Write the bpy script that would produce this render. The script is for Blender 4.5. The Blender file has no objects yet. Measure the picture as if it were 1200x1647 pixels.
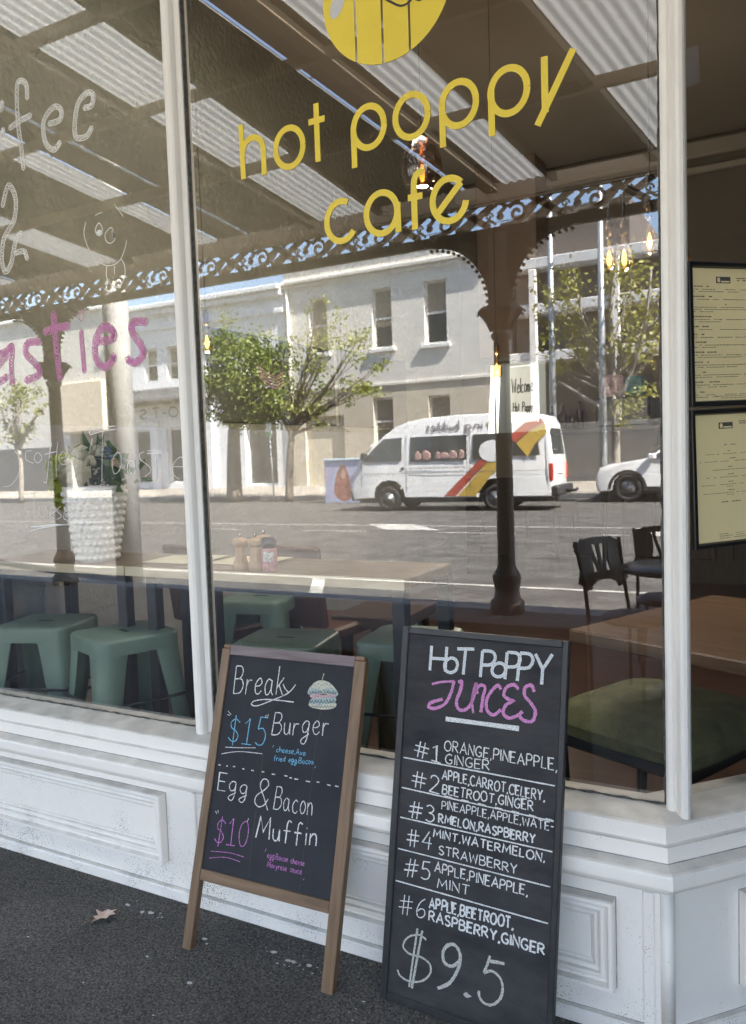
import bpy, bmesh, math, random
from mathutils import Vector, Matrix
R = math.radians
SC = bpy.context.scene
COL = SC.collection
rnd = random.Random(7)

# ------------------------------------------------------------------ camera
cam = bpy.data.cameras.new('camera'); camo = bpy.data.objects.new('camera', cam); COL.objects.link(camo)
YAW, PITCH, ROLL = R(28.5), R(3.83), R(-1.96)
fw = Vector((-math.sin(YAW)*math.cos(PITCH), math.cos(YAW)*math.cos(PITCH), -math.sin(PITCH)))
rt = Vector((math.cos(YAW), math.sin(YAW), 0)); up = rt.cross(fw)
cr, sr = math.cos(ROLL), math.sin(ROLL)
r2 = cr*rt + sr*up; u2 = -sr*rt + cr*up
m = Matrix((r2, u2, -fw)).transposed().to_4x4(); m.translation = Vector((0, -2.0, 1.4)); camo.matrix_world = m
cam.sensor_fit = 'VERTICAL'; cam.sensor_height = 36.0; cam.lens = 36.0*1293.5/1647.0
cam.clip_start = 0.05; cam.clip_end = 600
cam.dof.use_dof = True; cam.dof.focus_distance = 1.95; cam.dof.aperture_fstop = 9.0
SC.camera = camo

# ------------------------------------------------------------------ light
SUN = Vector((0.60, 0.145, 0.78)).normalized()
w = bpy.data.worlds.new('World'); SC.world = w; w.use_nodes = True
nt = w.node_tree; bg = nt.nodes['Background']; sky = nt.nodes.new('ShaderNodeTexSky')
sky.sky_type = 'NISHITA'; sky.sun_disc = False; sky.dust_density = 1.6; sky.ozone_density = 0.8
sky.sun_elevation = math.asin(SUN.z); sky.sun_rotation = math.atan2(SUN.x, SUN.y)
nt.links.new(sky.outputs[0], bg.inputs[0]); bg.inputs[1].default_value = 0.085
sun = bpy.data.lights.new('sun', 'SUN'); sun.energy = 5.0; sun.angle = R(0.5); sun.color = (1.0, 0.955, 0.88)
suno = bpy.data.objects.new('sun', sun); COL.objects.link(suno); suno.rotation_euler = SUN.to_track_quat('Z', 'Y').to_euler()
SC.view_settings.view_transform = 'Standard'; SC.view_settings.look = 'None'; SC.view_settings.gamma = 1
SC.view_settings.exposure = EXPOSURE = 3.8
SC.cycles.max_bounces = 10; SC.cycles.diffuse_bounces = 5; SC.cycles.glossy_bounces = 4
SC.cycles.transparent_max_bounces = 12; SC.cycles.transmission_bounces = 8
SC.cycles.use_denoising = True; SC.cycles.caustics_reflective = False; SC.cycles.caustics_refractive = False
SC.cycles.sample_clamp_indirect = 6.0

# ------------------------------------------------------------------ materials
def newmat(name):
    m = bpy.data.materials.new(name); m.use_nodes = True
    n = m.node_tree.nodes; return m, n, m.node_tree.links, n['Principled BSDF']
def mat(name, col, rough=.6, var=.12, scale=6., bump=0., bscale=60., metal=0., spec=.5, col2=None, stretch=None, detail=5., emit=None, es=0, thr=None):
    m, n, l, b = newmat(name)
    tc = n.new('ShaderNodeTexCoord'); src = tc.outputs['Object']
    if stretch:
        mp = n.new('ShaderNodeMapping'); mp.inputs['Scale'].default_value = stretch; l.new(src, mp.inputs[0]); src = mp.outputs[0]
    nz = n.new('ShaderNodeTexNoise'); nz.inputs['Scale'].default_value = scale; nz.inputs['Detail'].default_value = detail; nz.inputs['Roughness'].default_value = .65
    l.new(src, nz.inputs['Vector'])
    rp = n.new('ShaderNodeValToRGB'); c = col; d = col2 or tuple(max(0, x*(1-2*var)) for x in col)
    hi = tuple(min(1, x*(1+var)) for x in c) if not col2 else c
    rp.color_ramp.elements[0].position, rp.color_ramp.elements[1].position = thr or (.3, .7)
    rp.color_ramp.elements[0].color = (*d, 1); rp.color_ramp.elements[1].color = (*hi, 1)
    l.new(nz.outputs['Fac'], rp.inputs[0]); l.new(rp.outputs[0], b.inputs['Base Color'])
    b.inputs['Roughness'].default_value = rough; b.inputs['Metallic'].default_value = metal; b.inputs['Specular IOR Level'].default_value = spec
    if bump:
        n2 = n.new('ShaderNodeTexNoise'); n2.inputs['Scale'].default_value = bscale; n2.inputs['Detail'].default_value = 6; l.new(src, n2.inputs['Vector'])
        bp = n.new('ShaderNodeBump'); bp.inputs['Strength'].default_value = bump; bp.inputs['Distance'].default_value = .01
        l.new(n2.outputs['Fac'], bp.inputs['Height']); l.new(bp.outputs[0], b.inputs['Normal'])
    if emit:
        b.inputs['Emission Color'].default_value = (*emit, 1); b.inputs['Emission Strength'].default_value = es
    return m
def glass_mat(name, tint, refl, ior=1.5, boost=2.0):
    m, n, l, b = newmat(name); n.remove(b); out = n['Material Output']
    t = n.new('ShaderNodeBsdfTransparent'); t.inputs[0].default_value = (*tint, 1)
    g = n.new('ShaderNodeBsdfGlossy'); g.inputs['Roughness'].default_value = 0.0; g.inputs[0].default_value = (1, 1, 1, 1)
    f = n.new('ShaderNodeFresnel'); ge = n.new('ShaderNodeNewGeometry'); io = n.new('ShaderNodeMath'); io.operation = 'MULTIPLY_ADD'   # a thin pane reflects alike from both sides
    io.inputs[1].default_value = 1/ior-ior; io.inputs[2].default_value = ior; l.new(ge.outputs['Backfacing'], io.inputs[0]); l.new(io.outputs[0], f.inputs[0])
    ma = n.new('ShaderNodeMath'); ma.operation = 'MULTIPLY_ADD'; ma.inputs[1].default_value = boost; ma.inputs[2].default_value = refl; ma.use_clamp = True
    mx = n.new('ShaderNodeMixShader'); l.new(f.outputs[0], ma.inputs[0]); l.new(ma.outputs[0], mx.inputs[0])
    l.new(t.outputs[0], mx.inputs[1]); l.new(g.outputs[0], mx.inputs[2]); l.new(mx.outputs[0], out.inputs[0])
    return m
def white_paint(name, col, dirt=(.30, .27, .22), amount=.0, speck=True):
    """exterior painted timber: faint blotches, dust settled on upward faces, dark specks near the ground"""
    m, n, l, b = newmat(name)
    tc = n.new('ShaderNodeTexCoord'); ge = n.new('ShaderNodeNewGeometry')
    nz = n.new('ShaderNodeTexNoise'); nz.inputs['Scale'].default_value = 5; nz.inputs['Detail'].default_value = 8; nz.inputs['Roughness'].default_value = .7; l.new(tc.outputs['Object'], nz.inputs[0])
    rp = n.new('ShaderNodeValToRGB'); rp.color_ramp.elements[0].position = .3; rp.color_ramp.elements[1].position = .65
    rp.color_ramp.elements[0].color = (*[c*.955 for c in col], 1); rp.color_ramp.elements[1].color = (*col, 1); l.new(nz.outputs[0], rp.inputs[0])
    sx = n.new('ShaderNodeSeparateXYZ'); l.new(ge.outputs['Normal'], sx.inputs[0])
    n3 = n.new('ShaderNodeTexNoise'); n3.inputs['Scale'].default_value = 14; n3.inputs['Detail'].default_value = 6; l.new(tc.outputs['Object'], n3.inputs[0])
    mu = n.new('ShaderNodeMath'); mu.operation = 'MULTIPLY'; mu.use_clamp = True; l.new(sx.outputs['Z'], mu.inputs[0]); l.new(n3.outputs[0], mu.inputs[1])
    m2 = n.new('ShaderNodeMath'); m2.operation = 'MULTIPLY'; m2.inputs[1].default_value = 1.5; m2.use_clamp = True; l.new(mu.outputs[0], m2.inputs[0])
    mix = n.new('ShaderNodeMix'); mix.data_type = 'RGBA'; l.new(m2.outputs[0], mix.inputs['Factor']); l.new(rp.outputs[0], mix.inputs['A']); mix.inputs['B'].default_value = (.44, .425, .385, 1)
    last = mix.outputs['Result']
    if speck:
        pz = n.new('ShaderNodeSeparateXYZ'); l.new(ge.outputs['Position'], pz.inputs[0])
        mr = n.new('ShaderNodeMapRange'); mr.inputs['From Min'].default_value = .45; mr.inputs['From Max'].default_value = .0; mr.inputs['To Min'].default_value = 0; mr.inputs['To Max'].default_value = 1; l.new(pz.outputs['Z'], mr.inputs['Value'])
        n4 = n.new('ShaderNodeTexNoise'); n4.inputs['Scale'].default_value = 320; n4.inputs['Detail'].default_value = 3; l.new(tc.outputs['Object'], n4.inputs[0])
        n5 = n.new('ShaderNodeTexNoise'); n5.inputs['Scale'].default_value = 7; n5.inputs['Detail'].default_value = 4; l.new(tc.outputs['Object'], n5.inputs[0])
        a = n.new('ShaderNodeMath'); a.operation = 'MULTIPLY_ADD'; a.inputs[1].default_value = .5; l.new(n5.outputs[0], a.inputs[0]); l.new(n4.outputs[0], a.inputs[2])
        bb = n.new('ShaderNodeMath'); bb.operation = 'MULTIPLY_ADD'; bb.inputs[1].default_value = .12; l.new(mr.outputs[0], bb.inputs[0]); l.new(a.outputs[0], bb.inputs[2])
        th = n.new('ShaderNodeMapRange'); th.inputs['From Min'].default_value = 1.0; th.inputs['From Max'].default_value = 1.05; l.new(bb.outputs[0], th.inputs['Value'])
        mx = n.new('ShaderNodeMix'); mx.data_type = 'RGBA'; l.new(th.outputs[0], mx.inputs['Factor']); l.new(last, mx.inputs['A']); mx.inputs['B'].default_value = (.09, .085, .08, 1); last = mx.outputs['Result']
    l.new(last, b.inputs['Base Color']); b.inputs['Roughness'].default_value = .42
    n6 = n.new('ShaderNodeTexNoise'); n6.inputs['Scale'].default_value = 35; n6.inputs['Detail'].default_value = 5; l.new(tc.outputs['Object'], n6.inputs[0])
    bp = n.new('ShaderNodeBump'); bp.inputs['Strength'].default_value = .12 if speck else .04; bp.inputs['Distance'].default_value = .004; l.new(n6.outputs[0], bp.inputs['Height']); l.new(bp.outputs[0], b.inputs['Normal'])
    return m
def asphalt_mat(name, dark, light, sc=1.0, spots=True):
    m, n, l, b = newmat(name); tc = n.new('ShaderNodeTexCoord')
    a = n.new('ShaderNodeTexNoise'); a.inputs['Scale'].default_value = 150*sc; a.inputs['Detail'].default_value = 4; a.inputs['Roughness'].default_value = .75; l.new(tc.outputs['Object'], a.inputs[0])
    rp = n.new('ShaderNodeValToRGB'); e = rp.color_ramp.elements
    e[0].position = .33; e[0].color = (*dark, 1); e[1].position = .72; e[1].color = (*light, 1); l.new(a.outputs[0], rp.inputs[0])
    vc = n.new('ShaderNodeTexVoronoi'); vc.inputs['Scale'].default_value = 190*sc; l.new(tc.outputs['Object'], vc.inputs[0]); sc_ = n.new('ShaderNodeSeparateColor'); l.new(vc.outputs['Color'], sc_.inputs[0])
    st = n.new('ShaderNodeMapRange'); st.inputs['From Min'].default_value = 0; st.inputs['To Min'].default_value = .55; st.inputs['To Max'].default_value = 1.5; l.new(sc_.outputs[0], st.inputs['Value'])
    sg_ = n.new('ShaderNodeVectorMath'); sg_.operation = 'SCALE'; l.new(rp.outputs[0], sg_.inputs[0]); l.new(st.outputs[0], sg_.inputs['Scale'])
    big = n.new('ShaderNodeTexNoise'); big.inputs['Scale'].default_value = 2.2; big.inputs['Detail'].default_value = 6; l.new(tc.outputs['Object'], big.inputs[0])
    mb = n.new('ShaderNodeMapRange'); mb.inputs['From Min'].default_value = .3; mb.inputs['From Max'].default_value = .7; mb.inputs['To Min'].default_value = .70; mb.inputs['To Max'].default_value = 1.25; l.new(big.outputs[0], mb.inputs['Value'])
    mm = n.new('ShaderNodeVectorMath'); mm.operation = 'SCALE'; l.new(sg_.outputs[0], mm.inputs[0]); l.new(mb.outputs[0], mm.inputs['Scale']); last = mm.outputs[0]
    if spots:
        v = n.new('ShaderNodeTexVoronoi'); v.inputs['Scale'].default_value = 5.5; v.feature = 'F1'; v.inputs['Randomness'].default_value = 1
        wn = n.new('ShaderNodeTexNoise'); wn.inputs['Scale'].default_value = 40; l.new(tc.outputs['Object'], wn.inputs[0])
        ad = n.new('ShaderNodeVectorMath'); ad.operation = 'MULTIPLY_ADD'; ad.inputs[1].default_value = (.05, .05, .05); l.new(wn.outputs['Color'], ad.inputs[0]); l.new(tc.outputs['Object'], ad.inputs[2]); l.new(ad.outputs[0], v.inputs[0])
        th = n.new('ShaderNodeMapRange'); th.inputs['From Min'].default_value = .055; th.inputs['From Max'].default_value = .035; l.new(v.outputs['Distance'], th.inputs['Value'])
        sl = n.new('ShaderNodeSeparateColor'); l.new(v.outputs['Color'], sl.inputs[0]); gt = n.new('ShaderNodeMath'); gt.operation = 'GREATER_THAN'; gt.inputs[1].default_value = .72; l.new(sl.outputs[0], gt.inputs[0])
        mu = n.new('ShaderNodeMath'); mu.operation = 'MULTIPLY'; l.new(th.outputs[0], mu.inputs[0]); l.new(gt.outputs[0], mu.inputs[1]); m3 = n.new('ShaderNodeMath'); m3.operation = 'MULTIPLY'; m3.inputs[1].default_value = .55; l.new(mu.outputs[0], m3.inputs[0])
        mx = n.new('ShaderNodeMix'); mx.data_type = 'RGBA'; l.new(m3.outputs[0], mx.inputs['Factor']); l.new(last, mx.inputs['A']); mx.inputs['B'].default_value = (.30, .29, .27, 1); last = mx.outputs['Result']
    l.new(last, b.inputs['Base Color']); b.inputs['Roughness'].default_value = .9; b.inputs['Specular IOR Level'].default_value = .25
    bp = n.new('ShaderNodeBump'); bp.inputs['Strength'].default_value = .9; bp.inputs['Distance'].default_value = .006; l.new(a.outputs[0], bp.inputs['Height']); l.new(bp.outputs[0], b.inputs['Normal'])
    return m
def wood_mat(name, c1, c2, axis=(1, 14, 14), scale=3., rough=.5, bump=.15):
    m, n, l, b = newmat(name); tc = n.new('ShaderNodeTexCoord'); mp = n.new('ShaderNodeMapping'); mp.inputs['Scale'].default_value = axis; l.new(tc.outputs['Object'], mp.inputs[0])
    nz = n.new('ShaderNodeTexNoise'); nz.inputs['Scale'].default_value = scale; nz.inputs['Detail'].default_value = 8; nz.inputs['Distortion'].default_value = 1.2; l.new(mp.outputs[0], nz.inputs[0])
    rp = n.new('ShaderNodeValToRGB'); rp.color_ramp.elements[0].position = .32; rp.color_ramp.elements[1].position = .68; rp.color_ramp.elements[0].color = (*c1, 1); rp.color_ramp.elements[1].color = (*c2, 1)
    l.new(nz.outputs[0], rp.inputs[0]); l.new(rp.outputs[0], b.inputs['Base Color']); b.inputs['Roughness'].default_value = rough
    bp = n.new('ShaderNodeBump'); bp.inputs['Strength'].default_value = bump; bp.inputs['Distance'].default_value = .002; l.new(nz.outputs[0], bp.inputs['Height']); l.new(bp.outputs[0], b.inputs['Normal'])
    return m
def chalk_mat(name, col, base=(.016, .017, .02), cover=.36, scale=420):
    """dry chalk that lets some of the slate grain through"""
    m, n, l, b = newmat(name); tc = n.new('ShaderNodeTexCoord')
    nz = n.new('ShaderNodeTexNoise'); nz.inputs['Scale'].default_value = scale; nz.inputs['Detail'].default_value = 3; l.new(tc.outputs['Object'], nz.inputs[0])
    rp = n.new('ShaderNodeMapRange'); rp.inputs['From Min'].default_value = cover; rp.inputs['From Max'].default_value = cover+.14; rp.inputs['To Min'].default_value = .25; l.new(nz.outputs[0], rp.inputs['Value'])
    mx = n.new('ShaderNodeMix'); mx.data_type = 'RGBA'; l.new(rp.outputs[0], mx.inputs['Factor']); mx.inputs['A'].default_value = (*base, 1); mx.inputs['B'].default_value = (*col, 1)
    l.new(mx.outputs['Result'], b.inputs['Base Color']); b.inputs['Roughness'].default_value = .95; b.inputs['Specular IOR Level'].default_value = .1
    return m
def translucent_mat(name, col, tr):
    m, n, l, b = newmat(name); out = n['Material Output']; t = n.new('ShaderNodeBsdfTranslucent'); t.inputs[0].default_value = (*tr, 1)
    b.inputs['Base Color'].default_value = (*col, 1); b.inputs['Roughness'].default_value = .5
    mx = n.new('ShaderNodeMixShader'); mx.inputs[0].default_value = .75; l.new(b.outputs[0], mx.inputs[1]); l.new(t.outputs[0], mx.inputs[2]); l.new(mx.outputs[0], out.inputs[0])
    return m
def leaf_mat(name, c1, c2):
    m, n, l, b = newmat(name); out = n['Material Output']; tc = n.new('ShaderNodeTexCoord'); nz = n.new('ShaderNodeTexNoise'); nz.inputs['Scale'].default_value = 2.2; nz.inputs['Detail'].default_value = 4; l.new(tc.outputs['Object'], nz.inputs[0])
    rp = n.new('ShaderNodeValToRGB'); rp.color_ramp.elements[0].position = .35; rp.color_ramp.elements[1].position = .65; rp.color_ramp.elements[0].color = (*c1, 1); rp.color_ramp.elements[1].color = (*c2, 1); l.new(nz.outputs[0], rp.inputs[0])
    l.new(rp.outputs[0], b.inputs['Base Color']); b.inputs['Roughness'].default_value = .5
    t = n.new('ShaderNodeBsdfTranslucent'); l.new(rp.outputs[0], t.inputs[0]); mx = n.new('ShaderNodeMixShader'); mx.inputs[0].default_value = .35; l.new(b.outputs[0], mx.inputs[1]); l.new(t.outputs[0], mx.inputs[2]); l.new(mx.outputs[0], out.inputs[0])
    return m
def emis(name, col, s):
    m, n, l, b = newmat(name); b.inputs['Base Color'].default_value = (*col, 1); b.inputs['Emission Color'].default_value = (*col, 1); b.inputs['Emission Strength'].default_value = s; return m

# ------------------------------------------------------------------ mesh helpers
class MB:
    def __init__(s): s.v = []; s.f = []; s.sm = []
    def add(s, vs, fs, smooth=False):
        o = len(s.v); s.v += [tuple(v) for v in vs]; s.f += [tuple(i+o for i in f) for f in fs]; s.sm += [smooth]*len(fs); return s
    def box(s, x0, x1, y0, y1, z0, z1, mtx=None):
        vs = [Vector((x, y, z)) for z in (z0, z1) for y in (y0, y1) for x in (x0, x1)]
        if mtx: vs = [mtx @ v for v in vs]
        return s.add(vs, [(0, 2, 3, 1), (4, 5, 7, 6), (0, 1, 5, 4), (2, 6, 7, 3), (0, 4, 6, 2), (1, 3, 7, 5)])
    def bbox(s, x0, x1, y0, y1, z0, z1, b=.004, mtx=None):
        """box with chamfered edges"""
        c = Vector(((x0+x1)/2, (y0+y1)/2, (z0+z1)/2)); h = Vector((abs(x1-x0)/2, abs(y1-y0)/2, abs(z1-z0)/2)); b = min(b, .45*min(h))
        bm = bmesh.new(); bmesh.ops.create_cube(bm, size=2)
        for v in bm.verts: v.co = Vector((v.co.x*h.x, v.co.y*h.y, v.co.z*h.z))
        bmesh.ops.bevel(bm, geom=bm.edges[:], offset=b, segments=1, affect='EDGES')
        bm.verts.index_update(); vs = [v.co+c for v in bm.verts]
        if mtx: vs = [mtx @ v for v in vs]
        fs = [[v.index for v in f.verts] for f in bm.faces]; bm.free(); return s.add(vs, fs)
    def prism(s, poly, d, fn):
        """extrude 2D polygon poly by d; fn(a,b,t) -> 3D point"""
        n = len(poly); vs = [fn(a, b, 0) for a, b in poly]+[fn(a, b, d) for a, b in poly]
        fs = [tuple(range(n-1, -1, -1)), tuple(range(n, 2*n))]+[(i, (i+1) % n, n+(i+1) % n, n+i) for i in range(n)]
        return s.add(vs, fs)
    def tube(s, pts, r, n=8, cap=True, closed=False):
        pts = [Vector(p) for p in pts]; rs = r if isinstance(r, (list, tuple)) else [r]*len(pts); vs = []; fs = []
        prev = None
        for i, p in enumerate(pts):
            a = pts[i-1] if (i > 0 or closed) else p; b = pts[(i+1) % len(pts)] if (i < len(pts)-1 or closed) else p
            t = (b-a).normalized() if (b-a).length > 1e-9 else Vector((0, 0, 1))
            if prev is None: q = t.orthogonal().normalized()
            else:
                q = prev-t*prev.dot(t); q = q.normalized() if q.length > 1e-6 else t.orthogonal().normalized()
            prev = q; w_ = t.cross(q)
            for k in range(n):
                an = 2*math.pi*k/n; vs.append(p+(q*math.cos(an)+w_*math.sin(an))*rs[i])
        L = len(pts)
        for i in range(L if closed else L-1):
            j = (i+1) % L
            for k in range(n): fs.append((i*n+k, i*n+(k+1) % n, j*n+(k+1) % n, j*n+k))
        if cap and not closed: fs += [tuple(range(n-1, -1, -1)), tuple(range((L-1)*n, L*n))]
        return s.add(vs, fs, True)
    def lathe(s, prof, c=(0, 0, 0), n=24, mtx=None, smooth=True):
        vs = []; fs = []; c = Vector(c)
        for r, z in prof:
            for k in range(n):
                a = 2*math.pi*k/n; v = Vector((r*math.cos(a), r*math.sin(a), z)); vs.append((mtx @ v if mtx else v)+c)
        for i in range(len(prof)-1):
            for k in range(n): fs.append((i*n+k, i*n+(k+1) % n, (i+1)*n+(k+1) % n, (i+1)*n+k))
        if prof[0][0] > 1e-5: fs.append(tuple(range(n-1, -1, -1)))
        if prof[-1][0] > 1e-5: fs.append(tuple(range((len(prof)-1)*n, len(prof)*n)))
        return s.add(vs, fs, smooth)
    def ribbon(s, pts, w, fn, off=0., jit=0., th=0., rg=None):
        """flat strip along a 2D polyline; fn(u,v,n)->3D"""
        P = [Vector(p) for p in pts]
        if len(P) < 2: return s
        L = []; Rr = []
        for i, p in enumerate(P):
            a = P[max(0, i-1)]; b = P[min(len(P)-1, i+1)]; t = (b-a)
            if t.length < 1e-9: t = Vector((1, 0))
            t.normalize(); nn = Vector((-t.y, t.x)); ww = w/2*(1+(rg.uniform(-jit, jit) if rg else 0))
            if 0 < i < len(P)-1:
                t1 = (p-a).normalized(); c = max(.45, abs(t1.dot(t))); ww /= c
            L.append(p+nn*ww); Rr.append(p-nn*ww)
        n = len(P); top = [fn(p.x, p.y, off+th) for p in L]+[fn(p.x, p.y, off+th) for p in Rr]
        fs = [(i, n+i, n+i+1, i+1) for i in range(n-1)]
        if th:
            bot = [fn(p.x, p.y, off) for p in L]+[fn(p.x, p.y, off) for p in Rr]; top = top+bot; m_ = 2*n
            fs += [(m_+i, m_+i+1, m_+n+i+1, m_+n+i) for i in range(n-1)]
            fs += [(i, i+1, m_+i+1, m_+i) for i in range(n-1)]+[(n+i, m_+n+i, m_+n+i+1, n+i+1) for i in range(n-1)]
            fs += [(0, m_, m_+n, n), (n-1, 2*n-1, m_+2*n-1, m_+n-1)]
        return s.add(top, fs)
    def sweep_rect(s, x0, x1, z0, z1, prof, fn):
        """mitred moulding round a rectangle; prof = [(inset, height)...]; fn(a,b,h)->3D"""
        vs = []; fs = []
        for d, h in prof: vs += [fn(x0+d, z0+d, h), fn(x1-d, z0+d, h), fn(x1-d, z1-d, h), fn(x0+d, z1-d, h)]
        for i in range(len(prof)-1):
            for k in range(4): fs.append((i*4+k, i*4+(k+1) % 4, (i+1)*4+(k+1) % 4, (i+1)*4+k))
        return s.add(vs, fs)
    def grid(s, fn, nu, nv, smooth=False):
        vs = [fn(i/nu, j/nv) for j in range(nv+1) for i in range(nu+1)]
        fs = [(j*(nu+1)+i, j*(nu+1)+i+1, (j+1)*(nu+1)+i+1, (j+1)*(nu+1)+i) for j in range(nv) for i in range(nu)]
        return s.add(vs, fs, smooth)
    def build(s, name, m, parent=None, loc=None, label=None, recalc=True):
        me = bpy.data.meshes.new(name); off = Vector((0, 0, 0))
        if loc is not None: off = Vector(loc)
        me.from_pydata([tuple(Vector(v)-off) for v in s.v] if loc is not None else s.v, [], s.f)
        me.polygons.foreach_set('use_smooth', s.sm); me.update()
        if recalc:
            bm = bmesh.new(); bm.from_mesh(me); bmesh.ops.recalc_face_normals(bm, faces=bm.faces[:]); bm.to_mesh(me); bm.free()
        for mm in (m if isinstance(m, list) else [m]): me.materials.append(mm)
        o = bpy.data.objects.new(name, me); COL.objects.link(o)
        if parent is not None: o.parent = parent
        elif loc is not None: o.location = off
        if label: o['label'] = label
        return o
def tag(o, label=None, cat=None, group=None, kind=None):
    if label: o['label'] = label
    if cat: o['category'] = cat
    if group: o['group'] = group
    if kind: o['kind'] = kind
    return o
def thing(name, label, cat, loc=(0, 0, 0), rz=0., group=None, rot=None):
    o = bpy.data.objects.new(name, None); COL.objects.link(o); o.location = loc; o.rotation_euler = rot or (0, 0, rz); o.empty_display_size = .1
    return tag(o, label, cat, group)
def copy_tree(o, parent=None):
    c = o.copy(); COL.objects.link(c)
    if parent is not None: c.parent = parent
    for ch in list(o.children): copy_tree(ch, c)
    return c
def smooth(pts, k=6):
    P = [Vector(p) for p in pts]
    if len(P) < 3: return P
    closed = (P[0]-P[-1]).length < 1e-6; out = []
    for i in range(len(P)-1):
        p1, p2 = P[i], P[i+1]; p0 = P[i-1] if i > 0 else (P[-2] if closed else p1); p3 = P[i+2] if i+2 < len(P) else (P[1] if closed else p2)
        for j in range(k):
            t = j/k; out.append(.5*((2*p1)+(p2-p0)*t+(2*p0-5*p1+4*p2-p3)*t*t+(3*p1-p0-3*p2+p3)*t**3))
    out.append(P[-1]); return out

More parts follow.
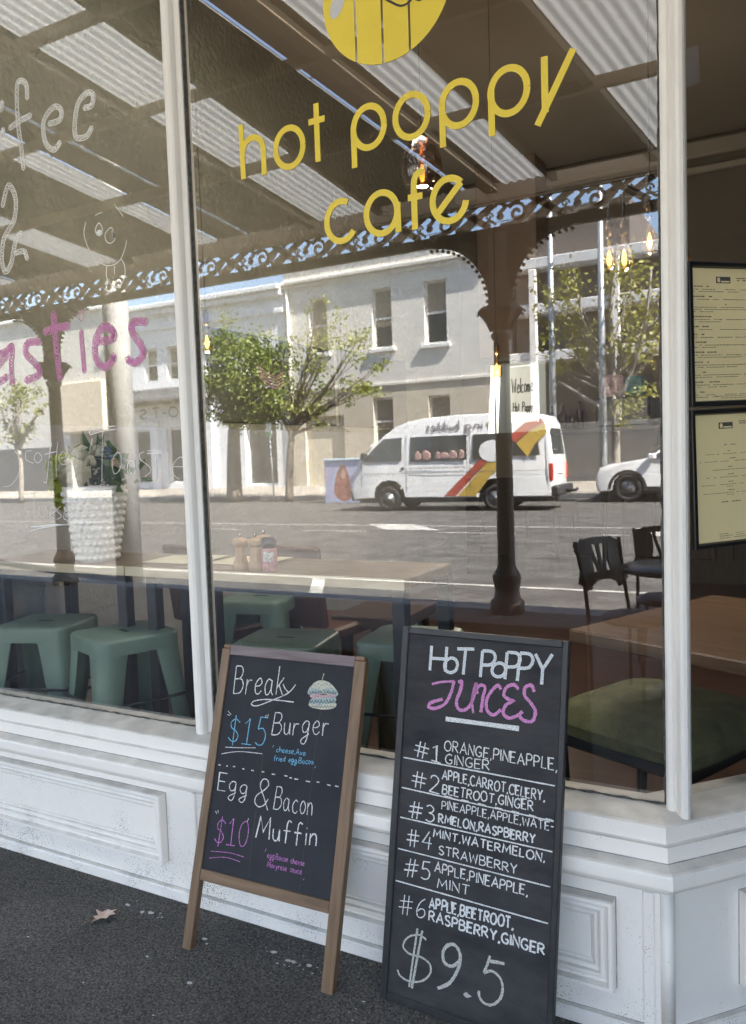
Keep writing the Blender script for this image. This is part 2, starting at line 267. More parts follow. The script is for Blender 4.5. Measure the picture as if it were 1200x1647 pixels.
# ------------------------------------------------------------------ a single-stroke hand lettering alphabet ('~' = rounded stroke)
GL = {
'A': '0,0 .34,1 .68,0|.12,.36 .57,.36', 'B': '0,0 0,1|~0,1 .36,.98 .48,.78 .34,.56 .02,.53|~.02,.53 .42,.52 .58,.28 .4,.03 0,0', 'C': '~.6,.86 .4,1 .12,.84 0,.48 .12,.12 .38,0 .6,.14',
'D': '0,0 0,1|~0,1 .4,.93 .6,.5 .4,.06 0,0', 'E': '.5,1 0,1 0,0 .5,0|0,.52 .42,.52', 'F': '.5,1 0,1 0,0|0,.52 .4,.52', 'G': '~.58,.86 .38,1 .12,.84 0,.48 .12,.12 .38,0 .58,.12 .6,.42|.62,.42 .36,.42',
'H': '0,0 0,1|.58,0 .58,1|0,.5 .58,.5', 'I': '.04,0 .04,1', 'K': '0,0 0,1|.52,1 .02,.45|.16,.58 .56,0', 'L': '0,1 0,0 .46,0', 'M': '0,0 .1,1 .38,.3 .68,1 .8,0', 'N': '0,0 0,1 .56,0 .56,1',
'O': '~.36,1 .1,.84 0,.48 .1,.14 .34,0 .6,.14 .7,.5 .6,.86 .36,1', 'P': '0,0 0,1|~0,1 .38,.98 .52,.75 .38,.5 .02,.46', 'R': '0,0 0,1|~0,1 .38,.98 .5,.76 .36,.53 .02,.5|.2,.5 .58,0',
'S': '~.5,.88 .3,1 .06,.84 .12,.6 .4,.44 .52,.22 .3,0 .02,.12', 'T': '0,1 .6,1|.3,1 .3,0', 'U': '~0,1 .02,.3 .14,.04 .32,0 .5,.06 .58,.3 .6,1', 'V': '0,1 .3,0 .6,1', 'W': '0,1 .18,0 .4,.8 .62,0 .82,1',
'Y': '0,1 .3,.5|.6,1 .3,.5 .3,0', '#': '.26,-.02 .36,1|.56,-.02 .66,1|0,.34 .86,.38|.06,.66 .92,.7', '1': '.08,.78 .32,1 .32,0|.02,0 .6,0', '2': '~.04,.78 .1,.94 .3,1 .5,.84 .46,.6 .2,.24 0,0|0,0 .62,0',
'3': '~.04,.9 .28,1 .5,.82 .4,.6 .2,.53|~.2,.53 .48,.46 .56,.22 .34,0 .02,.08', '4': '.42,1 0,.36 .66,.36|.48,.7 .46,0', '5': '.56,1 .14,1 .08,.56|~.08,.56 .36,.6 .56,.38 .48,.08 .24,0 .02,.08',
'6': '~.5,.98 .22,.78 .04,.4 .1,.08 .32,0 .54,.14 .52,.38 .3,.46 .08,.3', '9': '~.5,.72 .3,.56 .06,.68 .12,.94 .34,1 .5,.84 .5,.5 .34,0', '0': '~.3,1 .06,.8 0,.44 .12,.08 .32,0 .52,.2 .58,.6 .48,.92 .3,1',
'$': '~.62,.8 .36,.92 .1,.78 .14,.58 .4,.48 .58,.3 .46,.1 .2,.08 0,.2|.34,1.06 .3,-.08', '&': '~.7,-.02 .42,.4 .2,.7 .24,.94 .44,1 .56,.84 .4,.62 .1,.36 .06,.12 .26,0 .5,.12 .64,.36',
',': '.1,.1 .02,-.16', '.': '.0,.0 .05,.05', '-': '0,.45 .34,.45', "'": '.06,1 0,.8',
'a': '~.42,.5 .2,.58 .02,.34 .1,.04 .28,.04 .42,.28 .42,.54|~.42,.54 .42,.16 .54,0', 'b': '0,1 0,0|~0,.3 .2,.54 .42,.36 .36,.06 .14,0 0,.12', 'c': '~.4,.48 .22,.56 .02,.34 .08,.06 .28,0 .42,.1', 'd': '~.42,.46 .2,.56 .02,.3 .14,.02 .34,.08 .42,.3|.42,1 .42,0',
'e': '~.04,.28 .3,.3 .42,.42 .26,.57 .04,.36 .1,.06 .3,0 .46,.12', 'f': '~.44,.92 .3,1 .2,.84 .18,.4 .16,-.06|0,.52 .4,.52', 'g': '~.42,.5 .2,.58 .02,.36 .14,.1 .36,.16 .42,.5|~.42,.5 .42,-.1 .3,-.4 .08,-.36 .1,-.2 .5,.02', 'h': '0,1 0,0|~0,.34 .18,.56 .34,.44 .36,0', 'i': '.04,.54 .04,0|.05,.76 .06,.8',
'k': '0,1 0,0|.36,.6 .02,.26|.12,.34 .4,0', 'l': '0,1 0,0', 'm': '0,.54 0,0|~0,.36 .12,.55 .24,.42 .25,0|~.25,.36 .38,.55 .5,.42 .52,0', 'n': '0,.54 0,0|~0,.34 .18,.55 .34,.42 .36,0', 'p': '0,.54 0,-.36|~0,.3 .16,.55 .38,.44 .38,.12 .16,-.01 0,.14', 'o': '~.22,.56 .04,.42 .02,.16 .16,0 .34,.08 .4,.34 .22,.56',
'r': '0,.54 0,0|~0,.3 .12,.5 .32,.5', 's': '~.32,.48 .16,.56 .04,.44 .26,.24 .3,.08 .14,0 0,.08', 't': '.16,.9 .16,.04|0,.56 .36,.56', 'u': '~0,.54 .02,.14 .16,0 .32,.12 .36,.54|.36,.54 .4,0', 'v': '0,.54 .18,0 .36,.54', 'w': '0,.54 .12,0 .26,.44 .4,0 .52,.54', 'x': '0,.54 .36,0|.36,.54 0,0', 'y': '0,.54 .18,.06|.4,.54 .04,-.36', ' ': ''}
def glyph(ch):
    out = []; w_ = 0
    for st in GL.get(ch, '').split('|'):
        if not st: continue
        sm = st[0] == '~'; pts = [tuple(float(q) for q in p.split(',')) for p in st.lstrip('~').split()]
        w_ = max(w_, max(p[0] for p in pts)); out.append(smooth(pts, 5) if sm else [Vector(p) for p in pts])
    return out, (w_ if ch != ' ' else .42)
def text_strokes(s, u0, v0, u1, v1, h, rg, wob=.03):
    gap = .2; adv = sum(glyph(c)[1]+gap for c in s)-gap
    L = math.hypot(u1-u0, v1-v0); ux = Vector(((u1-u0)/L, (v1-v0)/L)); uy = Vector((0, 1)); k = L/adv; x = 0; out = []
    for c in s:
        st, w_ = glyph(c); sl = rg.uniform(-.04, .06); dy = rg.uniform(-.04, .04); sc = rg.uniform(.95, 1.05)
        for p in st: out.append([Vector((u0, v0))+ux*((x+q[0])*k+sl*q[1]*h)+uy*((q[1]*sc+dy)*h) for q in p])
        x += w_+gap
    return out

T1=[('Break',.0604,.7305,.2369,.748,.0816,'white',2.2),('$15',.063,.5888,.194,.5916,.0786,'blue',2.0),('Burger',.2161,.6309,.4036,.6493,.0648,'white',2.0),('cheese,Avo',.2393,.583,.3372,.5857,.0155,'blue',1.3),('fried egg.Bacon',.2337,.5574,.366,.5649,.0155,'blue',1.3),('Egg',.0487,.4465,.1559,.4492,.0514,'white',2.0),('&',.1813,.4233,.2338,.418,.0768,'white',2.2),('Bacon',.2526,.4252,.3803,.4316,.0625,'white',1.8),('$10',.0609,.3,.1767,.3075,.0716,'pink',1.8),('Muffin',.2043,.3391,.4041,.3511,.0568,'white',2.6),('egg.Bacon cheese',.2506,.2948,.3741,.2946,.0155,'pink',1.2),('Maryrose sauce',.2542,.2695,.3691,.2727,.0155,'pink',1.2)]
S1=[([(.2348,.7766),(.2438,.7646),(.2575,.7541)],'white',2.2,1),([(.2785,.779),(.2547,.7518),(.2058,.7276),(.1527,.7049),(.1309,.7074),(.1444,.7191),(.1934,.7275),(.2789,.7291)],'white',2.0,1),([(.0489,.6783),(.0621,.6692)],'white',1.2,0),([(.048,.6677),(.0593,.6663)],'white',1.2,0),([(.1885,.6823),(.1884,.6746)],'white',1.2,0),([(.1961,.6857),(.1945,.6753)],'white',1.2,0),([(.0565,.5725),(.1083,.5777),(.1652,.5846)],'white',1.4,1),([(.0455,.5516),(.11,.5667),(.192,.5712)],'white',1.4,1),([(.2277,.6006),(.2244,.5937)],'blue',1.1,0),([(.3768,.5615),(.3729,.5561)],'blue',1.1,0),([(.0403,.5191),(.0486,.5197)],'white',2.0,0),([(.0693,.5198),(.075,.5201)],'white',2.0,0),([(.0934,.5214),(.1016,.522)],'white',2.0,0),([(.1278,.5198),(.136,.5199)],'white',2.0,0),([(.1603,.5201),(.1696,.5203)],'white',2.0,0),([(.1978,.5215),(.2064,.5216)],'white',2.0,0),([(.2329,.5197),(.2449,.5203)],'white',2.0,0),([(.2765,.5216),(.2866,.5215)],'white',2.0,0),([(.2936,.5185),(.3024,.5187)],'white',2.0,0),([(.3114,.5175),(.3242,.5182)],'white',2.0,0),([(.3494,.5173),(.3633,.5173)],'white',2.0,0),([(.3848,.5202),(.3945,.5201)],'white',2.0,0),([(.4192,.5178),(.4305,.5174)],'white',2.0,0),([(.4444,.5184),(.4556,.518)],'white',2.0,0),([(.0534,.2754),(.1203,.2831),(.1716,.2812)],'pink',1.2,1),([(.0512,.2558),(.1094,.2684),(.1622,.2659)],'pink',1.2,1),([(.0514,.3879),(.058,.3809)],'white',1.1,0),([(.0596,.3918),(.0628,.3843)],'white',1.1,0),([(.172,.3869),(.1684,.376)],'white',1.1,0),([(.2444,.3169),(.2411,.3088)],'pink',1.1,0),([(.3787,.2633),(.3752,.2578)],'pink',1.1,0),([(.3724,.7163),(.3691,.6247),(.3675,.5202),(.3676,.451),(.3693,.3687)],'seam',1.2,1),([(.194,.574),(.1949,.4993),(.1945,.396),(.1939,.3377)],'seam',1.2,1),([(.3691,.4736),(.3684,.3585),(.3673,.2263)],'seam',1.2,1),([(.1917,.4168),(.193,.3194),(.1967,.2291)],'seam',1.2,1),([(.3664,.7999),(.3678,.8126),(.3701,.8178),(.367,.8196)],'cream',1.4,0),([(.3311,.7422),(.337,.7328),(.3418,.7418)],'dark',1.0,1),([(.3279,.7672),(.3347,.7602),(.341,.7668)],'dark',1.0,1),([(.335,.725),(.3408,.7206),(.3448,.727)],'dark',.9,1),([(.3333,.7813),(.3372,.7882)],'dark',.8,1),([(.3413,.7407),(.3469,.7337),(.3516,.7427)],'dark',1.0,1),([(.3383,.7651),(.3447,.7611),(.3509,.7677)],'dark',1.0,1),([(.3449,.726),(.3507,.7216),(.3546,.728)],'dark',.9,1),([(.343,.7842),(.3476,.7851)],'dark',.8,1),([(.3509,.7441),(.3567,.7347),(.3615,.7437)],'dark',1.0,1),([(.3486,.763),(.3546,.762),(.3608,.7687)],'dark',1.0,1),([(.3548,.727),(.3606,.7226),(.3645,.729)],'dark',.9,1),([(.3527,.7871),(.357,.79)],'dark',.8,1),([(.361,.7426),(.3666,.7357),(.3713,.7446)],'dark',1.0,1),([(.3577,.7699),(.3644,.763),(.3706,.7696)],'dark',1.0,1),([(.3646,.728),(.3704,.7236),(.3743,.7299)],'dark',.9,1),([(.363,.7839),(.3674,.7868)],'dark',.8,1),([(.3706,.746),(.3764,.7366),(.3811,.7455)],'dark',1.0,1),([(.3679,.7678),(.3743,.7639),(.3805,.7705)],'dark',1.0,1),([(.3744,.7289),(.3802,.7245),(.384,.7309)],'dark',.9,1),([(.3727,.7868),(.3768,.7917)],'dark',.8,1),([(.3807,.7445),(.3861,.7376),(.3909,.7465)],'dark',1.0,1),([(.3781,.7657),(.384,.7648),(.3902,.7714)],'dark',1.0,1),([(.3842,.7299),(.3899,.7255),(.3938,.7319)],'dark',.9,1),([(.3822,.7897),(.387,.7886)],'dark',.8,1),([(.3901,.7479),(.3959,.7385),(.4006,.7474)],'dark',1.0,1),([(.3872,.7726),(.3938,.7657),(.4,.7722)],'dark',1.0,1),([(.3939,.7309),(.3996,.7265),(.4035,.7328)],'dark',.9,1),([(.3925,.7866),(.3963,.7934)],'dark',.8,1),([(.4001,.7464),(.4056,.7395),(.4103,.7483)],'dark',1.0,1),([(.3973,.7705),(.4035,.7666),(.4097,.7731)],'dark',1.0,1),([(.4036,.7318),(.4093,.7275),(.4131,.7338)],'dark',.9,1),([(.402,.7894),(.4065,.7903)],'dark',.8,1),([(.4095,.7498),(.4152,.7404),(.4199,.7493)],'dark',1.0,1),([(.4074,.7684),(.4132,.7675),(.4194,.774)],'dark',1.0,1),([(.4132,.7328),(.4189,.7284),(.4228,.7347)],'dark',.9,1),([(.4115,.7923),(.4158,.7951)],'dark',.8,1)]
T2=[('H',.0881,.8496,.133,.8512,.0626,'bold',0),('O',.1295,.8499,.1669,.8525,.0364,'bold',0),('T',.1612,.8474,.2088,.8512,.0669,'bold',0),('P',.233,.8485,.2691,.8503,.067,'bold',0),('O',.2632,.8532,.2996,.8559,.0351,'bold',0),('P',.2998,.8515,.3357,.8533,.0648,'bold',0),('P',.3325,.8508,.3678,.8526,.0673,'bold',0),('Y',.3738,.8491,.4171,.8519,.0708,'bold',0),('#1',.0544,.6267,.1353,.6159,.0408,'white',2.2),('ORANGE,PINEAPPLE,',.1432,.6506,.443,.6497,.0306,'white',2.2),('GINGER',.1478,.6192,.2698,.6228,.0269,'white',2.2),('#2',.0532,.5449,.1363,.5388,.0428,'white',2.4),('APPLE,CARROT,CELERY,',.1418,.5792,.4159,.5733,.0273,'white',2.4),('BEETROOT,GINGER',.1441,.5425,.3886,.5463,.0264,'white',2.4),('#3',.0498,.4664,.1248,.4661,.0416,'white',2.4),('PINEAPPLE,APPLE,WATE-',.1451,.5043,.4415,.5088,.0236,'white',1.9),('RMELON,RASPBERRY',.1388,.4694,.3966,.4706,.0247,'white',2.9),('#4',.0497,.3936,.1218,.3966,.0434,'white',2.3),('MINT,WATERMELON,',.1261,.4304,.4225,.4339,.0232,'white',2.6),('STRAWBERRY',.1438,.3918,.3548,.39,.0253,'white',2.2),('#5',.0464,.3146,.1217,.3216,.045,'white',2.3),('APPLE,PINEAPPLE,',.1352,.3464,.3837,.347,.0269,'white',2.4),('MINT',.1451,.3098,.2329,.3125,.0271,'white',2.0),('#6',.0385,.2201,.1128,.2276,.0464,'white',2.0),('APPLE,BEETROOT,',.1261,.2551,.3515,.2626,.029,'white',3.4),('RASPBERRY,GINGER',.1267,.2243,.4314,.2241,.0272,'white',3.3)]
S2=[([(.0966,.8152),(.1219,.8235),(.1597,.8301)],'magenta',4,1),([(.1597,.8314),(.1539,.8014),(.1382,.7701),(.111,.7544),(.0913,.7551),(.0972,.7672),(.1299,.7804)],'magenta',5.5,1),([(.1724,.8283),(.1822,.8317),(.1796,.809),(.1703,.7809),(.1765,.7616),(.194,.7607),(.2103,.777),(.2206,.8094),(.2226,.834)],'magenta',5.5,1),([(.2216,.8339),(.2134,.7907),(.2188,.756)],'magenta',4,1),([(.2272,.8057),(.225,.8188),(.2365,.829),(.2475,.8236),(.2431,.7988),(.2395,.7609)],'magenta',5.5,1),([(.2905,.8243),(.2819,.8333),(.2652,.8169),(.2532,.7913),(.2569,.7676),(.2741,.759),(.2931,.7745)],'magenta',5.5,1),([(.3369,.8297),(.3238,.8399),(.3043,.8302),(.2997,.8101),(.3165,.8013),(.3236,.8001),(.3056,.787),(.2997,.7667),(.3165,.7569),(.3414,.768)],'magenta',5.5,1),([(.378,.8282),(.3696,.8434),(.354,.836),(.354,.8167),(.3694,.8015),(.383,.782),(.376,.7577),(.3534,.7568),(.3428,.7681),(.3501,.7777)],'magenta',5.5,1),([(.1421,.7314),(.2468,.7334),(.3431,.7348)],'white',7.5,0),([(.0249,.6148),(.4402,.6139)],'white',2.2,0),([(.0252,.5368),(.4405,.5314)],'white',2.2,0),([(.0264,.4605),(.4407,.4613)],'white',2.2,0),([(.0253,.3803),(.4392,.3805)],'white',2,0),([(.0238,.2987),(.4375,.2971)],'white',2.2,0),([(.1504,.5378),(.1721,.5366)],'white',2.2,0),([(.1981,.5371),(.2192,.536)],'white',2.2,0),([(.2447,.5365),(.2653,.5353)],'white',2.2,0),([(.2901,.5358),(.3103,.5347)],'white',2.2,0),([(.3345,.5352),(.3542,.5341)],'white',2.2,0),([(.3779,.5346),(.3972,.5336)],'white',2.2,0),([(.4204,.5341),(.4392,.533)],'white',2.2,0),([(.1229,.1761),(.1007,.1822),(.0708,.1686),(.0576,.1433),(.0762,.1298),(.1118,.1303),(.1366,.1202),(.1381,.0973),(.1157,.0738),(.0808,.0636),(.0547,.0689),(.0459,.0815)],'chalk',3.2,1),([(.0961,.197),(.0891,.1282),(.0818,.0498)],'chalk',4,0),([(.11,.195),(.0997,.1226),(.0895,.0491)],'chalk',4,0),([(.2187,.1526),(.1982,.1334),(.1771,.1358),(.1708,.1573),(.1809,.1769),(.1998,.185),(.215,.1736),(.2187,.1526),(.213,.1272),(.1935,.0924),(.1617,.0697)],'chalk',5.5,1),([(.2353,.0738),(.2397,.0801),(.2455,.0777),(.24,.0744)],'chalk',6,0),([(.2966,.1851),(.2909,.1638),(.2829,.1419)],'chalk',4.5,0),([(.2973,.173),(.3154,.1756),(.3343,.1777)],'chalk',5,0),([(.2829,.1419),(.303,.1518),(.324,.1429),(.3328,.1233),(.3287,.0979),(.3139,.0793),(.2983,.0726),(.282,.0757),(.273,.0872),(.2729,.0974)],'chalk',4.2,1)]
BG=[([(.3231,.7581),(.327,.7747),(.3453,.794),(.3681,.8),(.392,.7955),(.4109,.7822),(.4223,.7683),(.4048,.7607),(.3698,.7625),(.3412,.7558)],'cream'),([(.3225,.7631),(.3387,.7757),(.3686,.7724),(.3965,.7819),(.4221,.7703),(.4191,.7611),(.3989,.7622),(.372,.7677),(.3501,.7556),(.3294,.7557)],'teal'),([(.3308,.7538),(.3524,.7608),(.3818,.7596),(.4131,.7635),(.4157,.7558),(.3831,.7487),(.3424,.7458)],'rose'),([(.3379,.7444),(.3654,.75),(.414,.7556),(.4184,.7432),(.4107,.7345),(.3679,.7293),(.3326,.7298)],'teal'),([(.3325,.7308),(.3678,.7303),(.4174,.7411),(.4172,.7283),(.3866,.7192),(.3546,.719),(.3353,.7221)],'cream')]
BUB=[([(-2.4045,2.6968),(-2.4042,2.7404),(-2.4283,2.7609),(-2.4522,2.7472),(-2.459,2.6359),(-2.4496,2.5353),(-2.4449,2.4651)],'white',.0085),([(-2.5029,2.616),(-2.4484,2.6286),(-2.3917,2.6354)],'white',.0085),([(-2.3013,2.5862),(-2.2477,2.5886),(-2.2414,2.6204),(-2.2755,2.6354),(-2.3248,2.6059),(-2.3326,2.5593),(-2.3182,2.5176),(-2.2842,2.4961),(-2.2542,2.5138)],'white',.0085),([(-2.1294,2.5994),(-2.0957,2.6008),(-2.0866,2.631),(-2.1123,2.644),(-2.1546,2.6238),(-2.176,2.5725),(-2.1772,2.5164),(-2.1303,2.5063),(-2.1015,2.528)],'white',.0085),([(-2.5954,2.7066),(-2.5459,2.6903),(-2.5359,2.7128)],'white',.0085),([(-2.6053,2.6081),(-2.5503,2.6063),(-2.5374,2.6185)],'white',.0085),([(-2.567,2.3575),(-2.5295,2.4214),(-2.4958,2.3701),(-2.5105,2.2972),(-2.5705,2.2409),(-2.5897,2.1669),(-2.5741,2.1236),(-2.5402,2.1496),(-2.51,2.2213),(-2.4769,2.2463)],'white',.009),([(-2.5138,2.1813),(-2.4679,2.1795),(-2.4552,2.1525)],'white',.0085),([(-2.6748,1.8294),(-2.6047,1.836),(-2.5642,1.8514),(-2.5758,1.7821),(-2.5751,1.7178)],'pink',.012),([(-2.5962,1.8224),(-2.6601,1.7762),(-2.6547,1.7302),(-2.6037,1.7458)],'pink',.012),([(-2.4172,1.8561),(-2.4779,1.8558),(-2.4907,1.8192),(-2.4343,1.7702),(-2.4325,1.7387),(-2.4995,1.725)],'pink',.0125),([(-2.3363,1.9463),(-2.3344,1.8664),(-2.329,1.7737),(-2.3231,1.7178)],'pink',.0125),([(-2.3869,1.8872),(-2.3275,1.8933),(-2.2653,1.8958)],'pink',.0125),([(-2.2051,1.8684),(-2.2039,1.7992),(-2.2008,1.7326)],'pink',.009),([(-2.2015,1.9321),(-2.1997,1.9127)],'pink',.0095),([(-2.1253,1.8275),(-2.059,1.8298),(-2.057,1.856),(-2.0966,1.8748),(-2.1373,1.8347),(-2.142,1.7756),(-2.1072,1.7399),(-2.0646,1.757),(-2.0592,1.7741)],'pink',.0125),([(-1.9052,1.8686),(-1.9594,1.8745),(-1.9693,1.8468),(-1.9336,1.7973),(-1.924,1.7677),(-1.9612,1.7422),(-1.9958,1.7568)],'pink',.0125)]
GS=[([(-2.4947,1.4694),(-2.5236,1.4671),(-2.5263,1.4382),(-2.4894,1.4243)],'white',.9,1),([(-2.4623,1.4619),(-2.4829,1.4433),(-2.4658,1.4236),(-2.4407,1.4421),(-2.4623,1.4619)],'white',.9,1),([(-2.3855,1.4908),(-2.3969,1.466),(-2.4117,1.4031),(-2.4254,1.3537),(-2.4391,1.3559)],'white',.9,1),([(-2.4257,1.4543),(-2.3652,1.4618)],'white',.9,1),([(-2.3532,1.4958),(-2.3677,1.4336),(-2.3714,1.3706)],'white',.9,1),([(-2.3493,1.4362),(-2.317,1.4446),(-2.3291,1.4606),(-2.3535,1.4394),(-2.3419,1.4171),(-2.3105,1.4163)],'white',.9,1),([(-2.3008,1.4254),(-2.26,1.4366),(-2.2711,1.4617),(-2.3024,1.4379),(-2.2979,1.4066),(-2.2579,1.4087)],'white',.9,1),([(-2.181,1.5012),(-2.1868,1.4832),(-2.2026,1.4471)],'white',.9,1),([(-2.1886,1.5137),(-2.1828,1.5317),(-2.0649,1.5392)],'white',1.4,1),([(-2.1886,1.5137),(-2.1326,1.5233),(-2.0642,1.5273)],'white',1.2,1),([(-2.1301,1.5232),(-2.1361,1.457),(-2.1463,1.3493)],'white',.9,1),([(-2.0677,1.4487),(-2.0906,1.4195),(-2.0855,1.3772),(-2.0553,1.3945),(-2.0497,1.4362),(-2.0677,1.4487)],'white',.9,1),([(-1.9929,1.4167),(-2.013,1.4173),(-2.0228,1.3938),(-2.016,1.3758),(-1.9906,1.393),(-1.9885,1.4225),(-1.9919,1.3753)],'white',.9,1),([(-1.943,1.4475),(-1.9633,1.4394),(-1.9606,1.4217),(-1.923,1.3972),(-1.9203,1.3796),(-1.9449,1.3655)],'white',.9,1),([(-1.9316,1.4413),(-1.8657,1.4408)],'white',1.2,1),([(-1.9271,1.4499),(-1.8614,1.4488)],'white',1.1,1),([(-1.8938,1.4255),(-1.8947,1.3558)],'white',.9,1),([(-1.839,1.4411),(-1.8426,1.3549)],'white',.9,1),([(-1.8157,1.3945),(-1.7708,1.3962),(-1.7838,1.425),(-1.8149,1.406),(-1.821,1.3717),(-1.7959,1.3529)],'white',.9,1),([(-2.586,1.4725),(-2.5642,1.4458),(-2.5691,1.3939),(-2.6126,1.3488),(-2.6632,1.3396)],'white',.8,1),([(-2.5383,1.3087),(-2.461,1.3209)],'white',.9,1),([(-2.4947,1.3148),(-2.4988,1.2176)],'white',.9,1),([(-2.471,1.263),(-2.4692,1.2307),(-2.4429,1.2308),(-2.4332,1.2662),(-2.4276,1.2245)],'white',.9,1),([(-2.4171,1.2373),(-2.3837,1.2502),(-2.4007,1.2661),(-2.4171,1.2373),(-2.3911,1.2183)],'white',.9,1),([(-2.3595,1.266),(-2.3791,1.2502),(-2.3579,1.2312),(-2.3819,1.2183)],'white',.9,1),([(-2.3162,1.2439),(-2.3384,1.2471),(-2.3451,1.2217),(-2.3178,1.225),(-2.3153,1.3068)],'white',.9,1),([(-2.5207,1.1881),(-2.4066,1.199),(-2.3155,1.1986)],'white',2,1),([(-2.5368,1.1703),(-2.4733,1.1854),(-2.3608,1.1981),(-2.2538,1.1929)],'white',1.2,1),([(-2.1528,2.2301),(-2.1642,2.1915),(-2.1464,2.141),(-2.1028,2.0917),(-2.0577,2.0711),(-2.0111,2.0785),(-1.9826,2.1116),(-1.9707,2.1422)],'white',1,1),([(-2.1076,2.2438),(-2.0905,2.248),(-2.0738,2.2475)],'white',1,1),([(-2.0107,2.2552),(-1.9927,2.2359),(-1.981,2.22)],'white',1,1),([(-2.0916,2.2167),(-2.0778,2.1965),(-2.0861,2.1767),(-2.1026,2.1793),(-2.1098,2.1994),(-2.0916,2.2167)],'white',1.1,1),([(-2.0416,2.193),(-2.0661,2.1758),(-2.0614,2.1516),(-2.0422,2.143),(-2.0229,2.155),(-2.0292,2.184),(-2.0416,2.193)],'white',1.1,1),([(-2.1023,2.184),(-2.0917,2.1894),(-2.0835,2.1833),(-2.0948,2.1766)],'white',5,1),([(-2.0326,2.1822),(-2.0247,2.1576),(-2.0286,2.1745)],'white',4,1),([(-2.0677,2.0702),(-2.0704,2.0351),(-2.0494,2.0063),(-2.0172,1.9974),(-1.9892,2.0241),(-1.9864,2.061),(-2.0007,2.0864)],'white',1,1),([(-2.0316,2.0674),(-2.0337,2.0395)],'white',1,1)]
# ------------------------------------------------------------------ shared materials
WHITE = white_paint('white_painted_timber', (.84, .785, .715))
WHITE2 = white_paint('white_painted_mullion', (.80, .755, .695), speck=False)
GLASS = glass_mat('window_glass', (.90, .90, .89), .045, boost=2.0)
PUTTY = mat('old_black_putty', (.09, .085, .075), .8, .4, 60)
FOOT = asphalt_mat('footpath_asphalt', (.024, .022, .020), (.165, .154, .140))
YELL = mat('yellow_vinyl', (.74, .56, .05), .38, .03, 3)
BLACKW = mat('black_stained_timber', (.018, .019, .022), .45, .25, 18, .1, 90)
SLATE = mat('chalkboard_slate', (.018, .019, .023), .75, .0, 5, 0, col2=(.034, .034, .039), thr=(.42, .85), detail=8, spec=.18)
SLATE2 = mat('chalkboard_smudged', (.017, .017, .020), .75, .0, 4, 0, col2=(.046, .044, .045), stretch=(1.2, 1.2, 3.2), thr=(.42, .72), detail=8, spec=.2)
BRWOOD = wood_mat('brown_stained_frame', (.11, .062, .03), (.20, .118, .062), (14, 14, 1.2), 3, .5)
BRWOODH = wood_mat('brown_stained_rail', (.11, .062, .03), (.195, .115, .062), (1.2, 14, 14), 3, .5)
PURWOOD = wood_mat('sunfaded_rail', (.12, .085, .085), (.19, .145, .15), (1.2, 14, 14), 3, .55)
CH = {'white': chalk_mat('white_chalk', (.72, .71, .69)), 'blue': chalk_mat('blue_chalk', (.20, .48, .68)), 'pink': chalk_mat('pink_chalk', (.52, .20, .48)), 'magenta': chalk_mat('magenta_chalk', (.62, .26, .50)),
      'chalk': chalk_mat('dry_white_chalk', (.62, .60, .54), cover=.42), 'seam': chalk_mat('board_crease', (.07, .064, .058), cover=.3), 'cream': chalk_mat('cream_chalk', (.52, .50, .40), cover=.3), 'teal': chalk_mat('teal_chalk', (.36, .44, .43), cover=.36), 'rose': chalk_mat('rose_chalk', (.50, .33, .34), cover=.34), 'dark': SLATE,
      'bold': chalk_mat('bold_chalk', (.56, .60, .63), cover=.33)}

# ------------------------------------------------------------------ ground: one sheet through footpath, road, far footpath, land
def ground_z(y):
    pts = [(-4.95, 0), (-5.08, 0), (-5.1, -.12), (-12, 0), (-21.9, 0), (-21.92, .13), (-25, .39), (-400, .39)]
    if y > -4.95: return 0
    for (a, za), (b, zb) in zip(pts, pts[1:]):
        if b <= y <= a: return za+(zb-za)*(y-a)/(b-a)
    return .39
ROADM = asphalt_mat('road_asphalt', (.055, .052, .048), (.11, .105, .096), .35, False)
KERB = mat('bluestone_kerb', (.20, .20, .20), .85, .25, 12, .3, 40)
FARP = mat('far_footpath_paving', (.30, .27, .23), .9, .2, 1.2, .2, 30)
LAND = mat('land', (.16, .14, .11), .95, .2, .3)
def sheet(name, ys, x0, x1, m, kind='structure', dz=0):
    b = MB(); n = len(ys)
    b.add([(x, y, ground_z(y)+dz) for y in ys for x in (x0, x1)], [(2*i, 2*i+1, 2*i+3, 2*i+2) for i in range(n-1)])
    o = b.build(name, m); return tag(o, kind=kind)
tag(MB().add([(-60, -4.8, 0), (60, -4.8, 0), (60, 40, 0), (-60, 40, 0)], [(0, 1, 2, 3)]).build('footpath', FOOT), kind='structure')
kb = MB()
for i in range(-30, 30): kb.bbox(i*1.0+.004, i+.996, -5.1, -4.8, -.3, .003, .012)
tag(kb.build('kerb', KERB), kind='structure')
sheet('road', (-5.1, -5.8, -8, -10, -12, -16, -21.9), -160, 120, ROADM)
tag(MB().box(-160, 120, -22.2, -21.9, -.2, .14).build('far_kerb', KERB), kind='structure')
sheet('far_footpath', (-22.2, -23, -25.2), -160, 120, FARP)
tag(MB().add([(-400, -25.2, .38), (400, -25.2, .38), (400, -400, .38), (-400, -400, .38)], [(0, 1, 2, 3)]).build('ground', LAND), kind='structure')
LINE = mat('road_paint', (.40, .39, .36), .8, .3, 3)
def marking(poly):
    MBm.add([(x, y, ground_z(y)+.005) for x, y in poly], [tuple(range(len(poly)))])
MBm = MB()
for y, wd in ((-6.62, .085), (-12.72, .10), (-11.55, .07)):
    for k in range(60):
        if y == -11.55 and k % 2: continue
        x = -60+k*1.5; marking([(x, y), (x+1.5, y), (x+1.5, y+wd), (x, y+wd)])
marking([(-5.6, -9.55+2.9), (-5.42, -9.55+2.9), (-4.55, -5.15), (-4.73, -5.15)])
